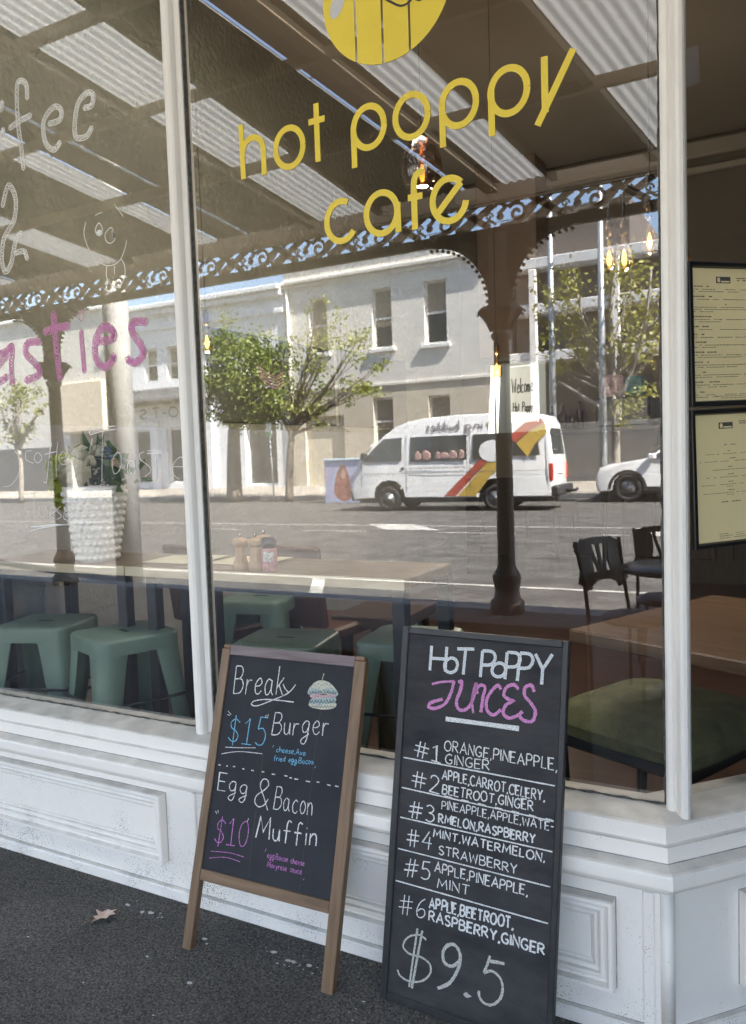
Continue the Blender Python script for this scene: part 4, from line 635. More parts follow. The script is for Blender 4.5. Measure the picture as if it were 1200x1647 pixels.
# pendant lamps
BULB = emis('lit_filament', (1.0, .62, .22), .35); AMB = glass_mat('amber_bulb_glass', (.92, .74, .46), .10, boost=1.0); SMOKE = glass_mat('smoked_glass', (.55, .36, .2), .09, boost=1.5)
CORD = mat('black_cord', (.012, .012, .012), .6); BRASS = mat('dark_brass', (.10, .07, .04), .35, metal=.8)
def bulb_parts(t, p, s=1.0, up_=True):
    x, y, z = p
    MB().lathe([(.013*s, .055*s), (.013*s, .02*s), (.015*s, .01*s), (.028*s, -.025*s), (.034*s, -.055*s), (.028*s, -.082*s), (.012*s, -.098*s), (.0001, -.10*s)], p, 16).build('bulb', AMB, t)
    MB().lathe([(.002*s, -.008*s), (.005*s, -.016*s), (.0095*s, -.034*s), (.0105*s, -.052*s), (.007*s, -.068*s), (.0001, -.074*s)], p, 12).build('filament', BULB, t)
    MB().lathe([(.016*s, .05*s), (.016*s, .1*s), (.006*s, .115*s)], p, 12).build('socket', BRASS, t)
def point(p, e, r_=.04):
    l = bpy.data.lights.new('lamp_light', 'POINT'); l.energy = e; l.color = (1.0, .88, .72); l.shadow_soft_size = r_; o = bpy.data.objects.new('lamp_light', l); COL.objects.link(o); o.location = p; return o
def pendant(p, label, shade, s=1.0, e=6):
    t = thing('pendant_lamp', label, 'pendant lamp', p, 0, 'pendant lamps in the cafe')
    MB().tube([(0, 0, .11*s), (0, 0, ZC-p[2])], .0018, 5).build('cord', CORD, t); bulb_parts(t, (0, 0, 0), s)
    if shade: MB().lathe([(.018, .1), (.045, .085), (.07, .045), (.083, .0), (.082, -.045), (.068, -.09), (.055, -.105)], (0, 0, 0), 28).build('lamp_shade', SMOKE, t)
    o = point((0, 0, -.13*s if not shade else -.14), e*.32); o.parent = t; return t
pendant((-1.345, .98, 2.56), 'pendant lamp with an egg shaped smoked glass shade behind the yellow lettering', True, 1.05, 5)
pendant((-2.65, 1.2, 2.05), 'bare amber bulb on a cord nearest the left wall', False, 1., .8)
pendant((-1.77, 3.0, 1.99), 'bare amber bulb hanging low beside the bulkhead corner', False, 1.1, 14)
t = thing('chandelier', 'black branching chandelier with four glowing amber bulbs by the corner post', 'chandelier', (-.535, 1.28, 2.12), 0)
MB().tube([(0, 0, .28), (0, 0, ZC-2.12)], .003, 6).build('cord', CORD, t); MB().lathe([(.02, .20), (.02, .31), (.006, .33)], n=14).build('hub', CORD, t)
for (x, y, z) in ((-.16, .03, .075), (-.085, -.06, .05), (.0, -.01, .11), (.12, -.05, .02)):
    MB().tube([(0, 0, .24), (x*.85, y*.85, .24+.035), (x*.97, y*.97, .24+.02), (x, y, .2+z*.3), (x, y, z+.10)], .0055, 6).build('arm', CORD, t); bulb_parts(t, (x, y, z), .95)
o = point((0, 0, -.2), 1.2, .08); o.parent = t
# ---- bar tables along the window
TEDGE = wood_mat('sunlit_edge_wood', (.55, .46, .32), (.70, .62, .46), (1.2, 10, 10), 3, .5); TT = wood_mat('bar_table_top', (.13, .09, .055), (.21, .155, .10), (1.2, 10, 10), 3, .4); STEEL = mat('dark_steel_leg', (.035, .04, .048), .45, .2, 5, metal=.3)
def bar_table(x0, x1, legs, label):
    t = thing('bar_table', label, 'bar table', ((x0+x1)/2, .56, ZF), 0, 'bar tables along the window'); cx = (x0+x1)/2
    MB().bbox(x0-cx+.001, x1-cx-.001, -.205, .20, .862, .898, .004).build('tabletop', TT, t); MB().bbox(x0-cx+.001, x1-cx-.001, -.211, -.2055, .861, .8985, .002).build('sunlit_edge', TEDGE, t)  # front edge painted paler than the top, as if the sun caught it
    for lx in legs:
        for ly in (-.185, .185): MB().bbox(lx-cx-.024, lx-cx+.024, ly-.024, ly+.024, 0, .8615, .003).build('leg', STEEL, t)
    for ly in (-.185, .185): MB().bbox(legs[0]-cx+.0245, legs[1]-cx-.0245, ly-.015, ly+.015, .82, .861, .002).build('apron', STEEL, t)
    return t
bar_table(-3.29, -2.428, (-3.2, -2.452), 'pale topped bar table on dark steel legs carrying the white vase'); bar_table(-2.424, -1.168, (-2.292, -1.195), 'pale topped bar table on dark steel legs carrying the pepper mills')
TOPZ = ZF+.8985
MATP = mat('cream_placemat_paper', (.62, .58, .42), .6, .04)
for i, (x, y, a, lb) in enumerate(((-2.3, .57, .05, 'cream paper menu lying by the white vase near the table seam'), (-1.99, .6, -.12, 'cream paper menu lying flat beside the pepper mills'))):
    o = MB().add([(-.15, -.105, 0), (.15, -.105, 0), (.15, .105, .012), (-.15, .105, .004)], [(0, 1, 2, 3)]).build('paper_menu', MATP); o.location = (x, y, TOPZ+.002); o.rotation_euler = (0, 0, a); tag(o, lb, 'menu', 'paper menus on the bar tables')
# vase with flowers
POT = mat('white_ceramic', (.80, .79, .77), .35, .03)
V = thing('flower_vase', 'white bobble textured vase of cream and green flowers on the bar table', 'vase', (-2.70, .47, TOPZ))
b = MB(); b.lathe([(.075, 0), (.078, .01), (.128, .31), (.132, .325), (.122, .325), (.11, .25)], n=36); vr = random.Random(2)
for j in range(10):
    z = .02+j*.0305; r_ = .078+.05*z/.31; n = 22
    for k in range(n):
        a = 6.283*(k+.5*(j % 2))/n; bm = bmesh.new(); bmesh.ops.create_icosphere(bm, subdivisions=1, radius=.0148); bm.verts.index_update()
        b.add([v.co+Vector((r_*math.cos(a), r_*math.sin(a), z)) for v in bm.verts], [[v.index for v in f.verts] for f in bm.faces], True); bm.free()
b.build('vase', POT, V)
def petal_ball(c, r_, n, rg, flat=.7):
    b = MB(); c = Vector(c)
    for i in range(n):
        d = Vector((rg.gauss(0, 1), rg.gauss(0, 1), rg.gauss(0, 1))).normalized(); d.y = -abs(d.y)*.8+.1; q = d.orthogonal().normalized(); w_ = d.cross(q); p = c+d*r_*rg.uniform(.55, 1); s = r_*rg.uniform(.35, .6)
        k = (d+q*rg.uniform(-.5, .5)).normalized(); q2 = k.orthogonal().normalized(); w2 = k.cross(q2)
        b.add([p-q2*s, p-w2*s*.8+k*s*.25, p+q2*s, p+w2*s*.8+k*s*.25], [(0, 1, 2, 3)], True)
    return b
fr = random.Random(4)
CRM = leaf_mat('cream_petals', (.52, .49, .34), (.82, .80, .70)); LIME = leaf_mat('lime_hydrangea', (.30, .37, .025), (.55, .58, .09)); GRN = leaf_mat('bouquet_leaf', (.03, .075, .03), (.09, .17, .06)); BLUE = leaf_mat('blue_petals', (.05, .12, .22), (.12, .22, .30)); PCH = leaf_mat('peach_petals', (.55, .40, .26), (.65, .5, .36))
for c, r_, n, m_ in (((-.005, -.10, .375), .068, 90, CRM), ((-.05, -.02, .46), .045, 50, CRM), ((.03, .02, .47), .045, 46, CRM), ((.045, -.05, .43), .026, 26, CRM), ((-.115, -.06, .40), .07, 110, LIME), ((-.125, -.06, .33), .06, 90, LIME), ((-.125, -.06, .27), .045, 60, LIME), ((-.06, .03, .44), .04, 40, LIME), ((.115, .0, .43), .026, 30, BLUE), ((.07, .02, .47), .022, 24, BLUE), ((.15, -.02, .42), .02, 16, PCH)):
    petal_ball(c, r_, n, fr).build('flower', m_, V)
b = MB()
for i in range(150):
    a = fr.uniform(-1.4, 1.6); d = Vector((math.sin(a), -.3+fr.uniform(-.4, .5), fr.uniform(-.15, 1))).normalized(); p = Vector((.03, .04, .385))+Vector((fr.gauss(0, .075), fr.gauss(0, .03), fr.gauss(0, .045))); L = fr.uniform(.03, .075); w_ = L*.3; s = d.cross(Vector((fr.gauss(0, 1), fr.gauss(0, 1), 1))).normalized()
    b.add([p, p+d*L*.5+s*w_, p+d*L, p+d*L*.5-s*w_], [(0, 1, 2, 3)])
for (x, z, dx, dz, L) in ((.06, .34, .9, -.35, .13), (.1, .42, .8, .3, .11), (-.02, .40, -.1, .95, .17), (.02, .47, .5, .6, .10), (-.1, .3, -.2, -.9, .09), (.08, .31, .4, -.9, .08), (.03, .42, .1, 1, .13)):
    d = Vector((dx, -.2, dz)).normalized(); s = d.cross(Vector((0, -1, .2))).normalized(); p = Vector((x, .02, z)); b.add([p, p+d*L*.4+s*L*.2, p+d*L, p+d*L*.4-s*L*.2], [(0, 1, 2, 3)])
b.build('leaves', GRN, V)
# mills and salt
MILL = wood_mat('pale_beech', (.42, .27, .15), (.60, .42, .26), (10, 10, 1.5), 3, .45)
def mill(p, label, s=1.):
    t = thing('pepper_mill', label, 'pepper mill', p, 0, 'pepper mills on the tables')
    MB().lathe([(.027*s, 0), (.028*s, .03*s), (.024*s, .036*s), (.020*s, .062*s), (.0235*s, .085*s), (.024*s, .09*s)], n=20).build('body', MILL, t)
    MB().lathe([(.0235*s, .0915*s), (.030*s, .098*s), (.031*s, .108*s), (.026*s, .118*s), (.012*s, .123*s)], n=20).build('head', MILL, t)
    MB().lathe([(.005*s, .1235*s), (.004*s, .130*s), (.006*s, .134*s), (.004*s, .14*s)], n=10).build('knob', mat('chrome', (.6, .6, .6), .15, metal=1), t)
PINKS = mat('pink_salt', (.70, .38, .40), .5, .2, 60); LAB = mat('jar_label', (.75, .74, .72), .6, .35, 120)
def jar(p, label, s=1.):
    t = thing('salt_jar', label, 'salt jar', p, 0, 'pink salt jars on the tables')
    MB().lathe([(.026*s, 0), (.027*s, .03*s), (.027*s, .075*s), (.024*s, .082*s)], n=20).build('jar', PINKS, t); MB().lathe([(.026*s, .083*s), (.027*s, .115*s), (.018*s, .12*s)], n=20).build('lid', BLACKW, t)
    b = MB(); b.grid(lambda u, v: (.0275*s*math.cos(-1.9+1.5*u), .0275*s*math.sin(-1.9+1.5*u), (.035+.035*v)*s), 8, 1, True); b.build('jar_label', LAB, t)
mill((-1.868, .392, TOPZ), 'front pale wooden pepper mill on the window bar table'); mill((-1.84, .50, TOPZ), 'pale wooden pepper mill half hidden behind the front mill'); mill((-1.80, .395, TOPZ), 'pale wooden pepper mill next to the pink salt jar on the bar table'); jar((-1.742, .40, TOPZ), 'pink salt jar beside the pepper mills on the window bar table', 1.05)
# ---- green metal stools
SAGE = mat('sage_green_metal', (.165, .245, .195), .42, .08, 4, metal=.0)
SAGED = mat('stool_shadow_gap', (.03, .04, .034), .6)
def stool_mesh():
    t = thing('metal_stool', 'stool', 'stool'); H = .65
    bm = bmesh.new(); bmesh.ops.create_cube(bm, size=1)
    for v in bm.verts: v.co = Vector((v.co.x*.335, v.co.y*.335, v.co.z*.06+H-.03))
    bmesh.ops.bevel(bm, geom=[e for e in bm.edges if abs(e.verts[0].co.z-e.verts[1].co.z) > .01], offset=.05, segments=5, profile=.5, affect='EDGES')
    bmesh.ops.bevel(bm, geom=[e for e in bm.edges if min(e.verts[0].co.z, e.verts[1].co.z) > H-.001], offset=.014, segments=3, profile=.5, affect='EDGES')
    bm.verts.index_update(); MB().add([v.co for v in bm.verts], [[v.index for v in f.verts] for f in bm.faces], True).build('seat', SAGE, t).data.set_sharp_from_angle(angle=R(38)); bm.free()
    MB().bbox(-.035, .035, -.009, .009, H+.0003, H+.0012, .0002).build('hand_slot', SAGED, t)
    for sx in (-1, 1):
        for sy in (-1, 1):
            b = MB(); rows = []; NS = 6
            for z, e_, w_, r_ in ((H-.055, .1662, .105, .05), (H*.45, .187, .068, .036), (0, .212, .040, .024)):
                path = [(e_-w_, e_)]+[(e_-r_+r_*math.cos(R(90-90*k/NS)), e_-r_+r_*math.sin(R(90-90*k/NS))) for k in range(NS+1)]+[(e_, e_-w_)]
                rows.append([(sx*x, sy*y, z) for x, y in path]+[(sx*(x-.005), sy*(y-.005), z) for x, y in path])
            n = len(rows[0])//2; vs = [p for r_ in rows for p in r_]; fs = []
            for q in range(2):
                for k in range(n-1):
                    a0, a1 = q*2*n+k, (q+1)*2*n+k; fs += [(a0, a0+1, a1+1, a1), (a0+n, a1+n, a1+n+1, a0+n+1)]
                for k in (0, n-1): a0, a1 = q*2*n+k, (q+1)*2*n+k; fs.append((a0, a1, a1+n, a0+n))
            fs += [(4*n+k, 4*n+k+1, 5*n+k+1, 5*n+k) for k in range(n-1)]; b.add(vs, fs, True); b.build('leg', SAGE, t)
    b = MB()
    for a, c_ in (((-1, -1), (1, -1)), ((1, -1), (1, 1)), ((1, 1), (-1, 1)), ((-1, 1), (-1, -1))):
        e_ = .182; b.tube([(a[0]*e_, a[1]*e_, .40), (c_[0]*e_, c_[1]*e_, .40)], .006, 6)
    b.build('brace', STEEL, t); return t
st0 = stool_mesh()
SP = [(-2.89, .335, 19, 'sage green metal stool at the far left, under the vase end of the bar'), (-2.395, .30, -21, 'sage green metal stool tucked beside the paired dark table legs'), (-1.70, .42, 12, 'sage green metal stool behind the mullion and the brown framed chalkboard'), (-1.28, .62, 8, 'green metal stool seen between the two chalkboards'), (-2.35, 1.15, 15, 'green metal stool behind the paired dark table legs')]
for i, (x, y, a, lb) in enumerate(SP):
    o = st0 if i == 0 else copy_tree(st0); o.location = (x, y, ZF); o.rotation_euler = (0, 0, R(a)); tag(o, lb, 'stool', 'green metal stools along the window bar')
# ---- tables, chairs and padded stools further in
OAK = wood_mat('brown_oak_top', (.105, .058, .032), (.185, .108, .060), (1.2, 12, 12), 3, .35)
def table(name, label, c, rz, w_, d_, h, th, m_, legm, ins=.06):
    t = thing(name, label, 'table', (c[0], c[1], ZF), rz); MB().bbox(-w_/2, w_/2, -d_/2, d_/2, h-th, h, .005).build('tabletop', m_, t)
    for sx in (-1, 1):
        for sy in (-1, 1): MB().bbox(sx*(w_/2-ins)-.025, sx*(w_/2-ins)+.025, sy*(d_/2-ins)-.025, sy*(d_/2-ins)+.025, 0, h-th-.0005, .004).build('leg', legm, t)
    return t
a = R(-24); fx = Vector((math.cos(a), math.sin(a))); fy = Vector((-fx.y, fx.x)); p0 = Vector((-.66, .47)); ctr = p0+fx*.29+fy*.42
t = thing('wooden_table', 'thick brown wooden table by the splayed window above the green padded stool', 'table', (ctr.x, ctr.y, ZF), a); MB().bbox(-.29, .29, -.42, .42, .705, .745, .005).build('tabletop', OAK, t)
MB().lathe([(.15, 0), (.15, .015), (.05, .04), (.035, .06), (.035, .70), (.06, .704)], (.21, .10, 0), n=20).build('pedestal', STEEL, t)
DT = thing('round_table', 'small dark round outdoor table beside the fan backed chairs on the footpath', 'table', (-.62, -2.72, 0))
MB().lathe([(.0001, .742), (.32, .742), (.325, .735), (.32, .715), (.05, .71)], n=36).build('tabletop', mat('dark_table_top', (.02, .018, .018), .3), DT); MB().lathe([(.22, 0), (.22, .02), (.04, .05), (.03, .70)], n=20).build('pedestal', STEEL, DT)
OLIVE = mat('olive_upholstery', (.115, .115, .05), .85, .2, 14, .35, 220)
def padded(label, x, y, rz, s=.46, h=.43):
    t = thing('padded_stool', label, 'padded stool', (x, y, ZF), rz, 'green padded stools')
    b = MB(); n = 14
    def cush(u, v):
        x_, y_ = (u-.5)*2, (v-.5)*2; k = (1-abs(x_)**5)*(1-abs(y_)**5); e = .5*s*(1-.05*(x_*x_*y_*y_)); return (x_*e, y_*e, h-.05+.065*max(0, k)**.5)
    b.grid(cush, n, n, True); c0 = len(b.v)
    rim = [cush(i/n, 0) for i in range(n)]+[cush(1, i/n) for i in range(n)]+[cush(1-i/n, 1) for i in range(n)]+[cush(0, 1-i/n) for i in range(n)]; m_ = len(rim)
    b.add(rim+[(p[0]*1.0, p[1]*1.0, h-.085) for p in rim], [(i, (i+1) % m_, m_+(i+1) % m_, m_+i) for i in range(m_)], True); b.build('cushion', OLIVE, t)
    MB().bbox(-s*.46, s*.46, -s*.46, s*.46, h-.135, h-.0855, .01).build('seat_frame', STEEL, t)
    for sx in (-1, 1):
        for sy in (-1, 1): MB().tube([(sx*s*.42, sy*s*.42, h-.135), (sx*s*.40, sy*s*.40, .2), (sx*s*.44, sy*s*.44, 0)], [.03, .022, .016], 8).build('leg', STEEL, t)
padded('large olive green padded stool under the brown wooden table by the corner', -.42, .70, R(-24), .56, .475); padded('green padded stool edge at the right behind the splayed window', .06, 1.05, R(20), .42)
CHB = wood_mat('dark_chair_back', (.03, .017, .013), (.06, .034, .026), (9, 9, 1.2), 3, .4); NAVY = mat('dark_navy_seat', (.028, .022, .04), .5)
def fan_chair(label, x, y, rz):
    t = thing('fan_back_chair', label, 'chair', (x, y, 0), rz, 'fan backed chairs by the round table')
    MB().lathe([(.0001, .48), (.17, .478), (.2, .465), (.205, .45), (.19, .435), (.0001, .43)], n=28).build('seat', NAVY, t)
    for sx in (-1, 1):
        MB().tube([(sx*.17, .19, 0), (sx*.175, .20, .44), (sx*.17, .235, .65), (sx*.19, .285, .88)], .011, 8).build('leg', CORD, t); MB().tube([(sx*.15, -.14, .44), (sx*.18, -.18, 0)], .011, 8).build('leg', CORD, t)
    # fretted back: an outline with a fan cut out
    bk = MB(); fb = lambda u, v, n: (u, .215+.08*max(0, (v-.55))/.33-n, v)
    top = smooth([(-.19, .86), (-.1, .885), (0, .892), (.1, .885), (.19, .86)], 4); low = smooth([(-.165, .60), (-.08, .645), (0, .655), (.08, .645), (.165, .60)], 4)
    hole = [(.0+.085*math.sin(a)*(.55+.45*c_), .73+.0+.11*c_) for a, c_ in ()]
    bk.ribbon([p+Vector((0, -.018)) for p in top], .04, fb, -.008, 0, .016)
    bk.ribbon([p+Vector((0, .02)) for p in low], .05, fb, -.008, 0, .016)
    for sx in (-1, 1): bk.ribbon([(sx*.166, .62), (sx*.125, .70), (sx*.118, .76), (sx*.125, .82), (sx*.16, .86)], .10, fb, -.008, 0, .016)
    for dx in (-.055, 0, .055): bk.ribbon(smooth([(dx*.25, .65), (dx*.5, .72), (dx, .80), (dx*1.25, .875)]), .022, fb, -.007, 0, .014)
    bk.build('backrest', CHB, t)
fan_chair('dark fan backed chair at the left of the outdoor round table', -.84, -2.62, R(118)); fan_chair('dark fan backed chair at the far side of the outdoor round table', -.76, -3.25, R(165))
TERR = mat('terracotta_leather', (.11, .042, .024), .5, .2, 6)
def side_chair(label, x, y, rz):
    t = thing('side_chair', label, 'chair', (x, y, ZF), rz, 'terracotta chairs behind the bar tables')
    MB().bbox(-.21, .21, -.21, .21, .42, .48, .02).build('seat', TERR, t); MB().bbox(-.2, .2, .17, .21, .52, .92, .018, Matrix.Rotation(-.12, 4, 'X')).build('backrest', TERR, t)
    for sx in (-1, 1):
        for sy in (-1, 1): MB().tube([(sx*.18, sy*.18, .42), (sx*.2, sy*.2, 0)], [.018, .012], 8).build('leg', DARKP, t)
side_chair('terracotta leather chair behind the paired dark table legs', -2.65, 1.35, R(160)); side_chair('terracotta leather chair just right of the mullion behind the bar', -2.2, 1.5, R(175)); DARKO = wood_mat('dark_oak_top', (.04, .022, .014), (.08, .045, .028), (1.2, 12, 12), 3, .4)
table('low_wooden_table', 'low brown wooden table inside behind the brown framed chalkboard', (-1.98, 1.75), R(4), .4, .5, .5, .06, DARKO, DARKP)
# ------------------------------------------------------------------ the verandah over our footpath
BRN = mat('brown_verandah_paint', (.115, .090, .066), .55, .12, 3, .1, 40); RAFT = mat('weathered_rafter', (.34, .27, .19), .7, .2, 4, .2, 40)
SHEET = translucent_mat('clear_corrugated_sheet', (.75, .78, .80), (.15, .154, .154)); BOARD = mat('brown_roof_lining', (.105, .082, .058), .7, .1, 2, .15, 30)
VR = thing('verandah', 'brown cast iron lace verandah with striped corrugated roof over the footpath', 'verandah', (-2.3, -4.73, 0)); VO = VR.location
ry = lambda Y: 2-Y
rz_ = lambda Y: 3.67+.085*(6.6-Y)
STR = [(-11.2, -10.6, 0), (-9.0, -8.4, 0), (-7.2, -6.62, -.01), (-5.62, -5.3, -.03), (-4.945, -4.92, -.01), (-4.1, -3.5, 0), (-2.64, -2.605, .10), (-2.277, -1.894, .093), (-1.02, -.38, .144), (.7, 1.3, .2), (2.6, 3.2, .2), (4.6, 5.2, .2)]
YA, YC = 2.02, 6.66
xx = lambda x, s, Y: x-s*(6.6-Y)
strips = MB(); edges = [(-13.0, 0)]
for a_, b_, s in STR:
    w_ = b_-a_; n = max(2, int(w_/.076*6))
    def fn(u, v):
        Y = YA+(YC-YA)*v; return (xx(a_+w_*u, s, Y), ry(Y), rz_(Y)+.008*math.cos(2*math.pi*u*w_/.076))
    strips.grid(fn, n, 1, True); edges += [(a_, s), (b_, s)]
edges.append((8.5, 0)); b = MB()
for i in range(0, len(edges), 2):
    (x0, s0), (x1, s1) = edges[i], edges[i+1]; n = max(1, int((x1-x0)/.15))
    for k in range(n):
        u0, u1 = k/n, (k+1)/n-.004; P = lambda u, Y: (xx(x0, s0, Y)*(1-u)+xx(x1, s1, Y)*u, ry(Y), rz_(Y)+.012)
        b.add([P(u0, YA), P(u1+.004 if k == n-1 else u1, YA), P(u1+.004 if k == n-1 else u1, YC), P(u0, YC)], [(0, 1, 2, 3)])
    P = lambda u, Y: (xx(x0, s0, Y)*(1-u)+xx(x1, s1, Y)*u, ry(Y), rz_(Y)+.022); b.add([P(0, YA), P(1, YA), P(1, YC), P(0, YC)], [(0, 1, 2, 3)])
b.box(BX, 8.5, -.02, 7, 4.085, 4.12); b.build('roof', BOARD, VR, VO); strips.build('roof_sheet', SHEET, VR, VO)  # roof box around the corner is added to keep sun off the splay
for Y, h in ((3.36, .085), (4.276, .075), (5.335, .09)):
    MB().bbox(-13, 8.5, ry(Y+.045), ry(Y), rz_(Y)-h, rz_(Y)-.01, .004).build('purlin', RAFT, VR, VO)
for x, s, wd in ((-2.42, .095, .10), (-4.2, 0, .06), (-3.46, 0, .05), (-1.09, .144, .07), (-6.55, 0, .06), (-7.25, 0, .06), (-1.86, .093, .05)):
    b = MB(); vs = []
    for Y in (YA, YC):
        for dx in (0, wd): vs += [(xx(x+dx, s, Y), ry(Y), rz_(Y)-.062), (xx(x+dx, s, Y), ry(Y), rz_(Y)-.008)]
    b.add(vs, [(0, 1, 3, 2), (4, 6, 7, 5), (0, 4, 5, 1), (2, 3, 7, 6), (0, 2, 6, 4), (1, 5, 7, 3)]).build('rafter', RAFT if wd == .10 else BRN, VR, VO)
FY = -4.73
b = MB(); b.bbox(-13, 8.5, FY-.02, FY+.02, 3.55, 3.70, .004); b.tube([(-13, FY-.07, 3.66), (8.5, FY-.07, 3.66)], .06, 10); b.build('fascia', BRN, VR, VO)
fz = lambda u, v, n: (u, FY+n, v)
def spiral(cx, cy, r0, r1, a0, turns, sx=1): return [Vector((cx+sx*(r0+(r1-r0)*t)*math.cos(a0+turns*6.283*t), cy+(r0+(r1-r0)*t)*math.sin(a0+turns*6.283*t))) for t in [i/22 for i in range(23)]]
ff = MB(); U = .66
def rib(pts, w_, sm=True): ff.ribbon(smooth(pts, 4) if sm else pts, w_, fz, -.008, 0, .016)
x = -12.9
while x < 8.3:
    o = x; z0, z1 = 3.33, 3.55; zm = 3.44
    ff.ribbon(spiral(o+.17, zm-.01, .014, .088, 0, 1.4), .026, fz, -.008, 0, .016)
    rib([(o+.02, z0+.01), (o+.14, z0+.02), (o+.28, zm-.02), (o+.36, z1-.03)], .044); rib([(o+.24, zm+.01), (o+.33, zm+.05), (o+.40, z1-.05), (o+.47, z1-.01)], .034)
    rib([(o+.27, z0+.03), (o+.36, z0+.07), (o+.46, z1-.07)], .032); rib([(o+.30, z1-.01), (o+.44, zm), (o+.58, z0+.01)], .056); rib([(o+.34, z0), (o+.48, zm), (o+.66, z1)], .056)
    rib([(o+.52, z0+.02), (o+.58, zm-.04), (o+.64, z0+.03)], .022); rib([(o+.02, z1-.02), (o+.1, z1-.05), (o+.2, z1-.01)], .026); rib([(o, zm), (o+.06, zm+.05), (o+.04, z1-.02)], .03)
    for cx, cy in ((.45, zm), (.02, zm-.02), (.60, z1-.035), (.30, z0+.025)): ff.add([fz(o+cx+.036*math.cos(k*.7854), cy+.030*math.sin(k*.7854), .0) for k in range(8)], [tuple(range(8))])
    ff.ribbon(spiral(o+.58, zm-.005, .006, .036, 2, 1.2, -1), .014, fz, -.008, 0, .016)
    x += U
ff.box(-13, 8.5, FY-.018, FY+.018, 3.53, 3.556); ff.build('frieze', BRN, VR, VO)
b = MB(); b.bbox(-13, 8.5, FY-.03, FY+.03, 3.25, 3.335, .005); b.build('beam', BRN, VR, VO)
def vpost(x):
    p = MB(); p.lathe([(.15, 0), (.15, .10), (.115, .14), (.105, .20), (.125, .30), (.12, .34), (.085, .40), (.078, .44), (.072, 1.2), (.068, 2.38), (.085, 2.39), (.09, 2.43), (.07, 2.45), (.085, 2.47), (.15, 2.60), (.165, 2.63), (.165, 2.66), (.10, 2.67), (.095, 3.27)], (x, FY, 0), 20)
    for k in range(8):
        a = k*.7854; p.tube([(x+.075*math.cos(a), FY+.075*math.sin(a), 2.47), (x+.12*math.cos(a), FY+.12*math.sin(a), 2.56), (x+.19*math.cos(a), FY+.19*math.sin(a), 2.63), (x+.215*math.cos(a), FY+.215*math.sin(a), 2.60)], [.03, .03, .02, .01], 6)
    p.box(x-.095, x+.095, FY-.05, FY+.05, 2.67, 3.3); p.build('post', BRN, VR, VO)
    for s in (-1, 1):
        q = MB(); arc_ = [(x+s*(.10+.52*(1-math.cos(R(a)))), 2.68+.56*math.sin(R(a))) for a in range(0, 91, 6)]; arc_ = [(px, pz) for px, pz in arc_]
        q.prism(arc_+[(x+s*.62, 3.3), (x+s*.095, 3.3)], .022, lambda a, c_, t: (a, FY-.011+t, c_))
        for px, pz in arc_[1::1]: q.tube([(px+s*.012, FY-.012, pz-.018), (px+s*.012, FY+.012, pz-.018)], .015, 8)
        q.build('bracket', BRN, VR, VO)
for x in (-2.335, -7.93, -13.0, 3.2, 8.4): vpost(x)

# ------------------------------------------------------------------ buildings across the road (their fronts face us at y = -25)
BY = -25.0
DGL = mat('dark_window_glass', (.05, .05, .048), .12, .2, 1); TRIMW = mat('white_trim', (.78, .77, .74), .6, .05, 3)
def wall_with_openings(x0, x1, z0, z1, ops, y, depth, m, name, parent, off):
    """front wall as strips around rectangular openings, with real reveals"""
    b = MB(); xs = sorted({x0, x1, *[o[0] for o in ops], *[o[1] for o in ops]}); zs = sorted({z0, z1, *[o[2] for o in ops], *[o[3] for o in ops]})
    for i in range(len(xs)-1):
        for j in range(len(zs)-1):
            cx, cz_ = (xs[i]+xs[i+1])/2, (zs[j]+zs[j+1])/2
            if any(o[0] < cx < o[1] and o[2] < cz_ < o[3] for o in ops): continue
            b.add([(xs[i], y, zs[j]), (xs[i+1], y, zs[j]), (xs[i+1], y, zs[j+1]), (xs[i], y, zs[j+1])], [(0, 1, 2, 3)])
    for a, c_, e, f in ops:
        b.add([(a, y, e), (c_, y, e), (c_, y, f), (a, y, f), (a, y-depth, e), (c_, y-depth, e), (c_, y-depth, f), (a, y-depth, f)], [(0, 1, 5, 4), (1, 2, 6, 5), (2, 3, 7, 6), (3, 0, 4, 7)])
    b.add([(x0, y, z0), (x0, y-9, z0), (x0, y-9, z1), (x0, y, z1), (x1, y, z0), (x1, y-9, z0), (x1, y-9, z1), (x1, y, z1)], [(0, 1, 2, 3), (4, 7, 6, 5), (3, 2, 6, 7), (1, 5, 6, 2)])
    return b.build(name, m, parent, off)
BLND = mat('tan_window_blind', (.34, .29, .23), .8, .08, 3)
def sash(parent, off, a, c_, e, f, y, fr=TRIMW, glass=DGL, mid=True):
    w_ = MB().box(a, c_, y-.06, y-.03, e, f).build('window', glass, parent, off); s = MB(); t = .07
    s.box(a, a+t, y-.03, y+.02, e, f); s.box(c_-t, c_, y-.03, y+.02, e, f); s.box(a+t, c_-t, y-.029, y+.019, f-t, f); s.box(a+t, c_-t, y-.029, y+.019, e, e+t)
    if mid: s.box(a+t, c_-t, y-.028, y+.025, (e+f)/2-.04, (e+f)/2+.04)
    s.build('sash', fr, w_, off)
    if mid: MB().box(a+t, c_-t, y-.0297, y-.0282, e+(.42+.12*math.sin(a*7))*(f-e), f-t).build('blind', BLND, w_, off)
    return w_
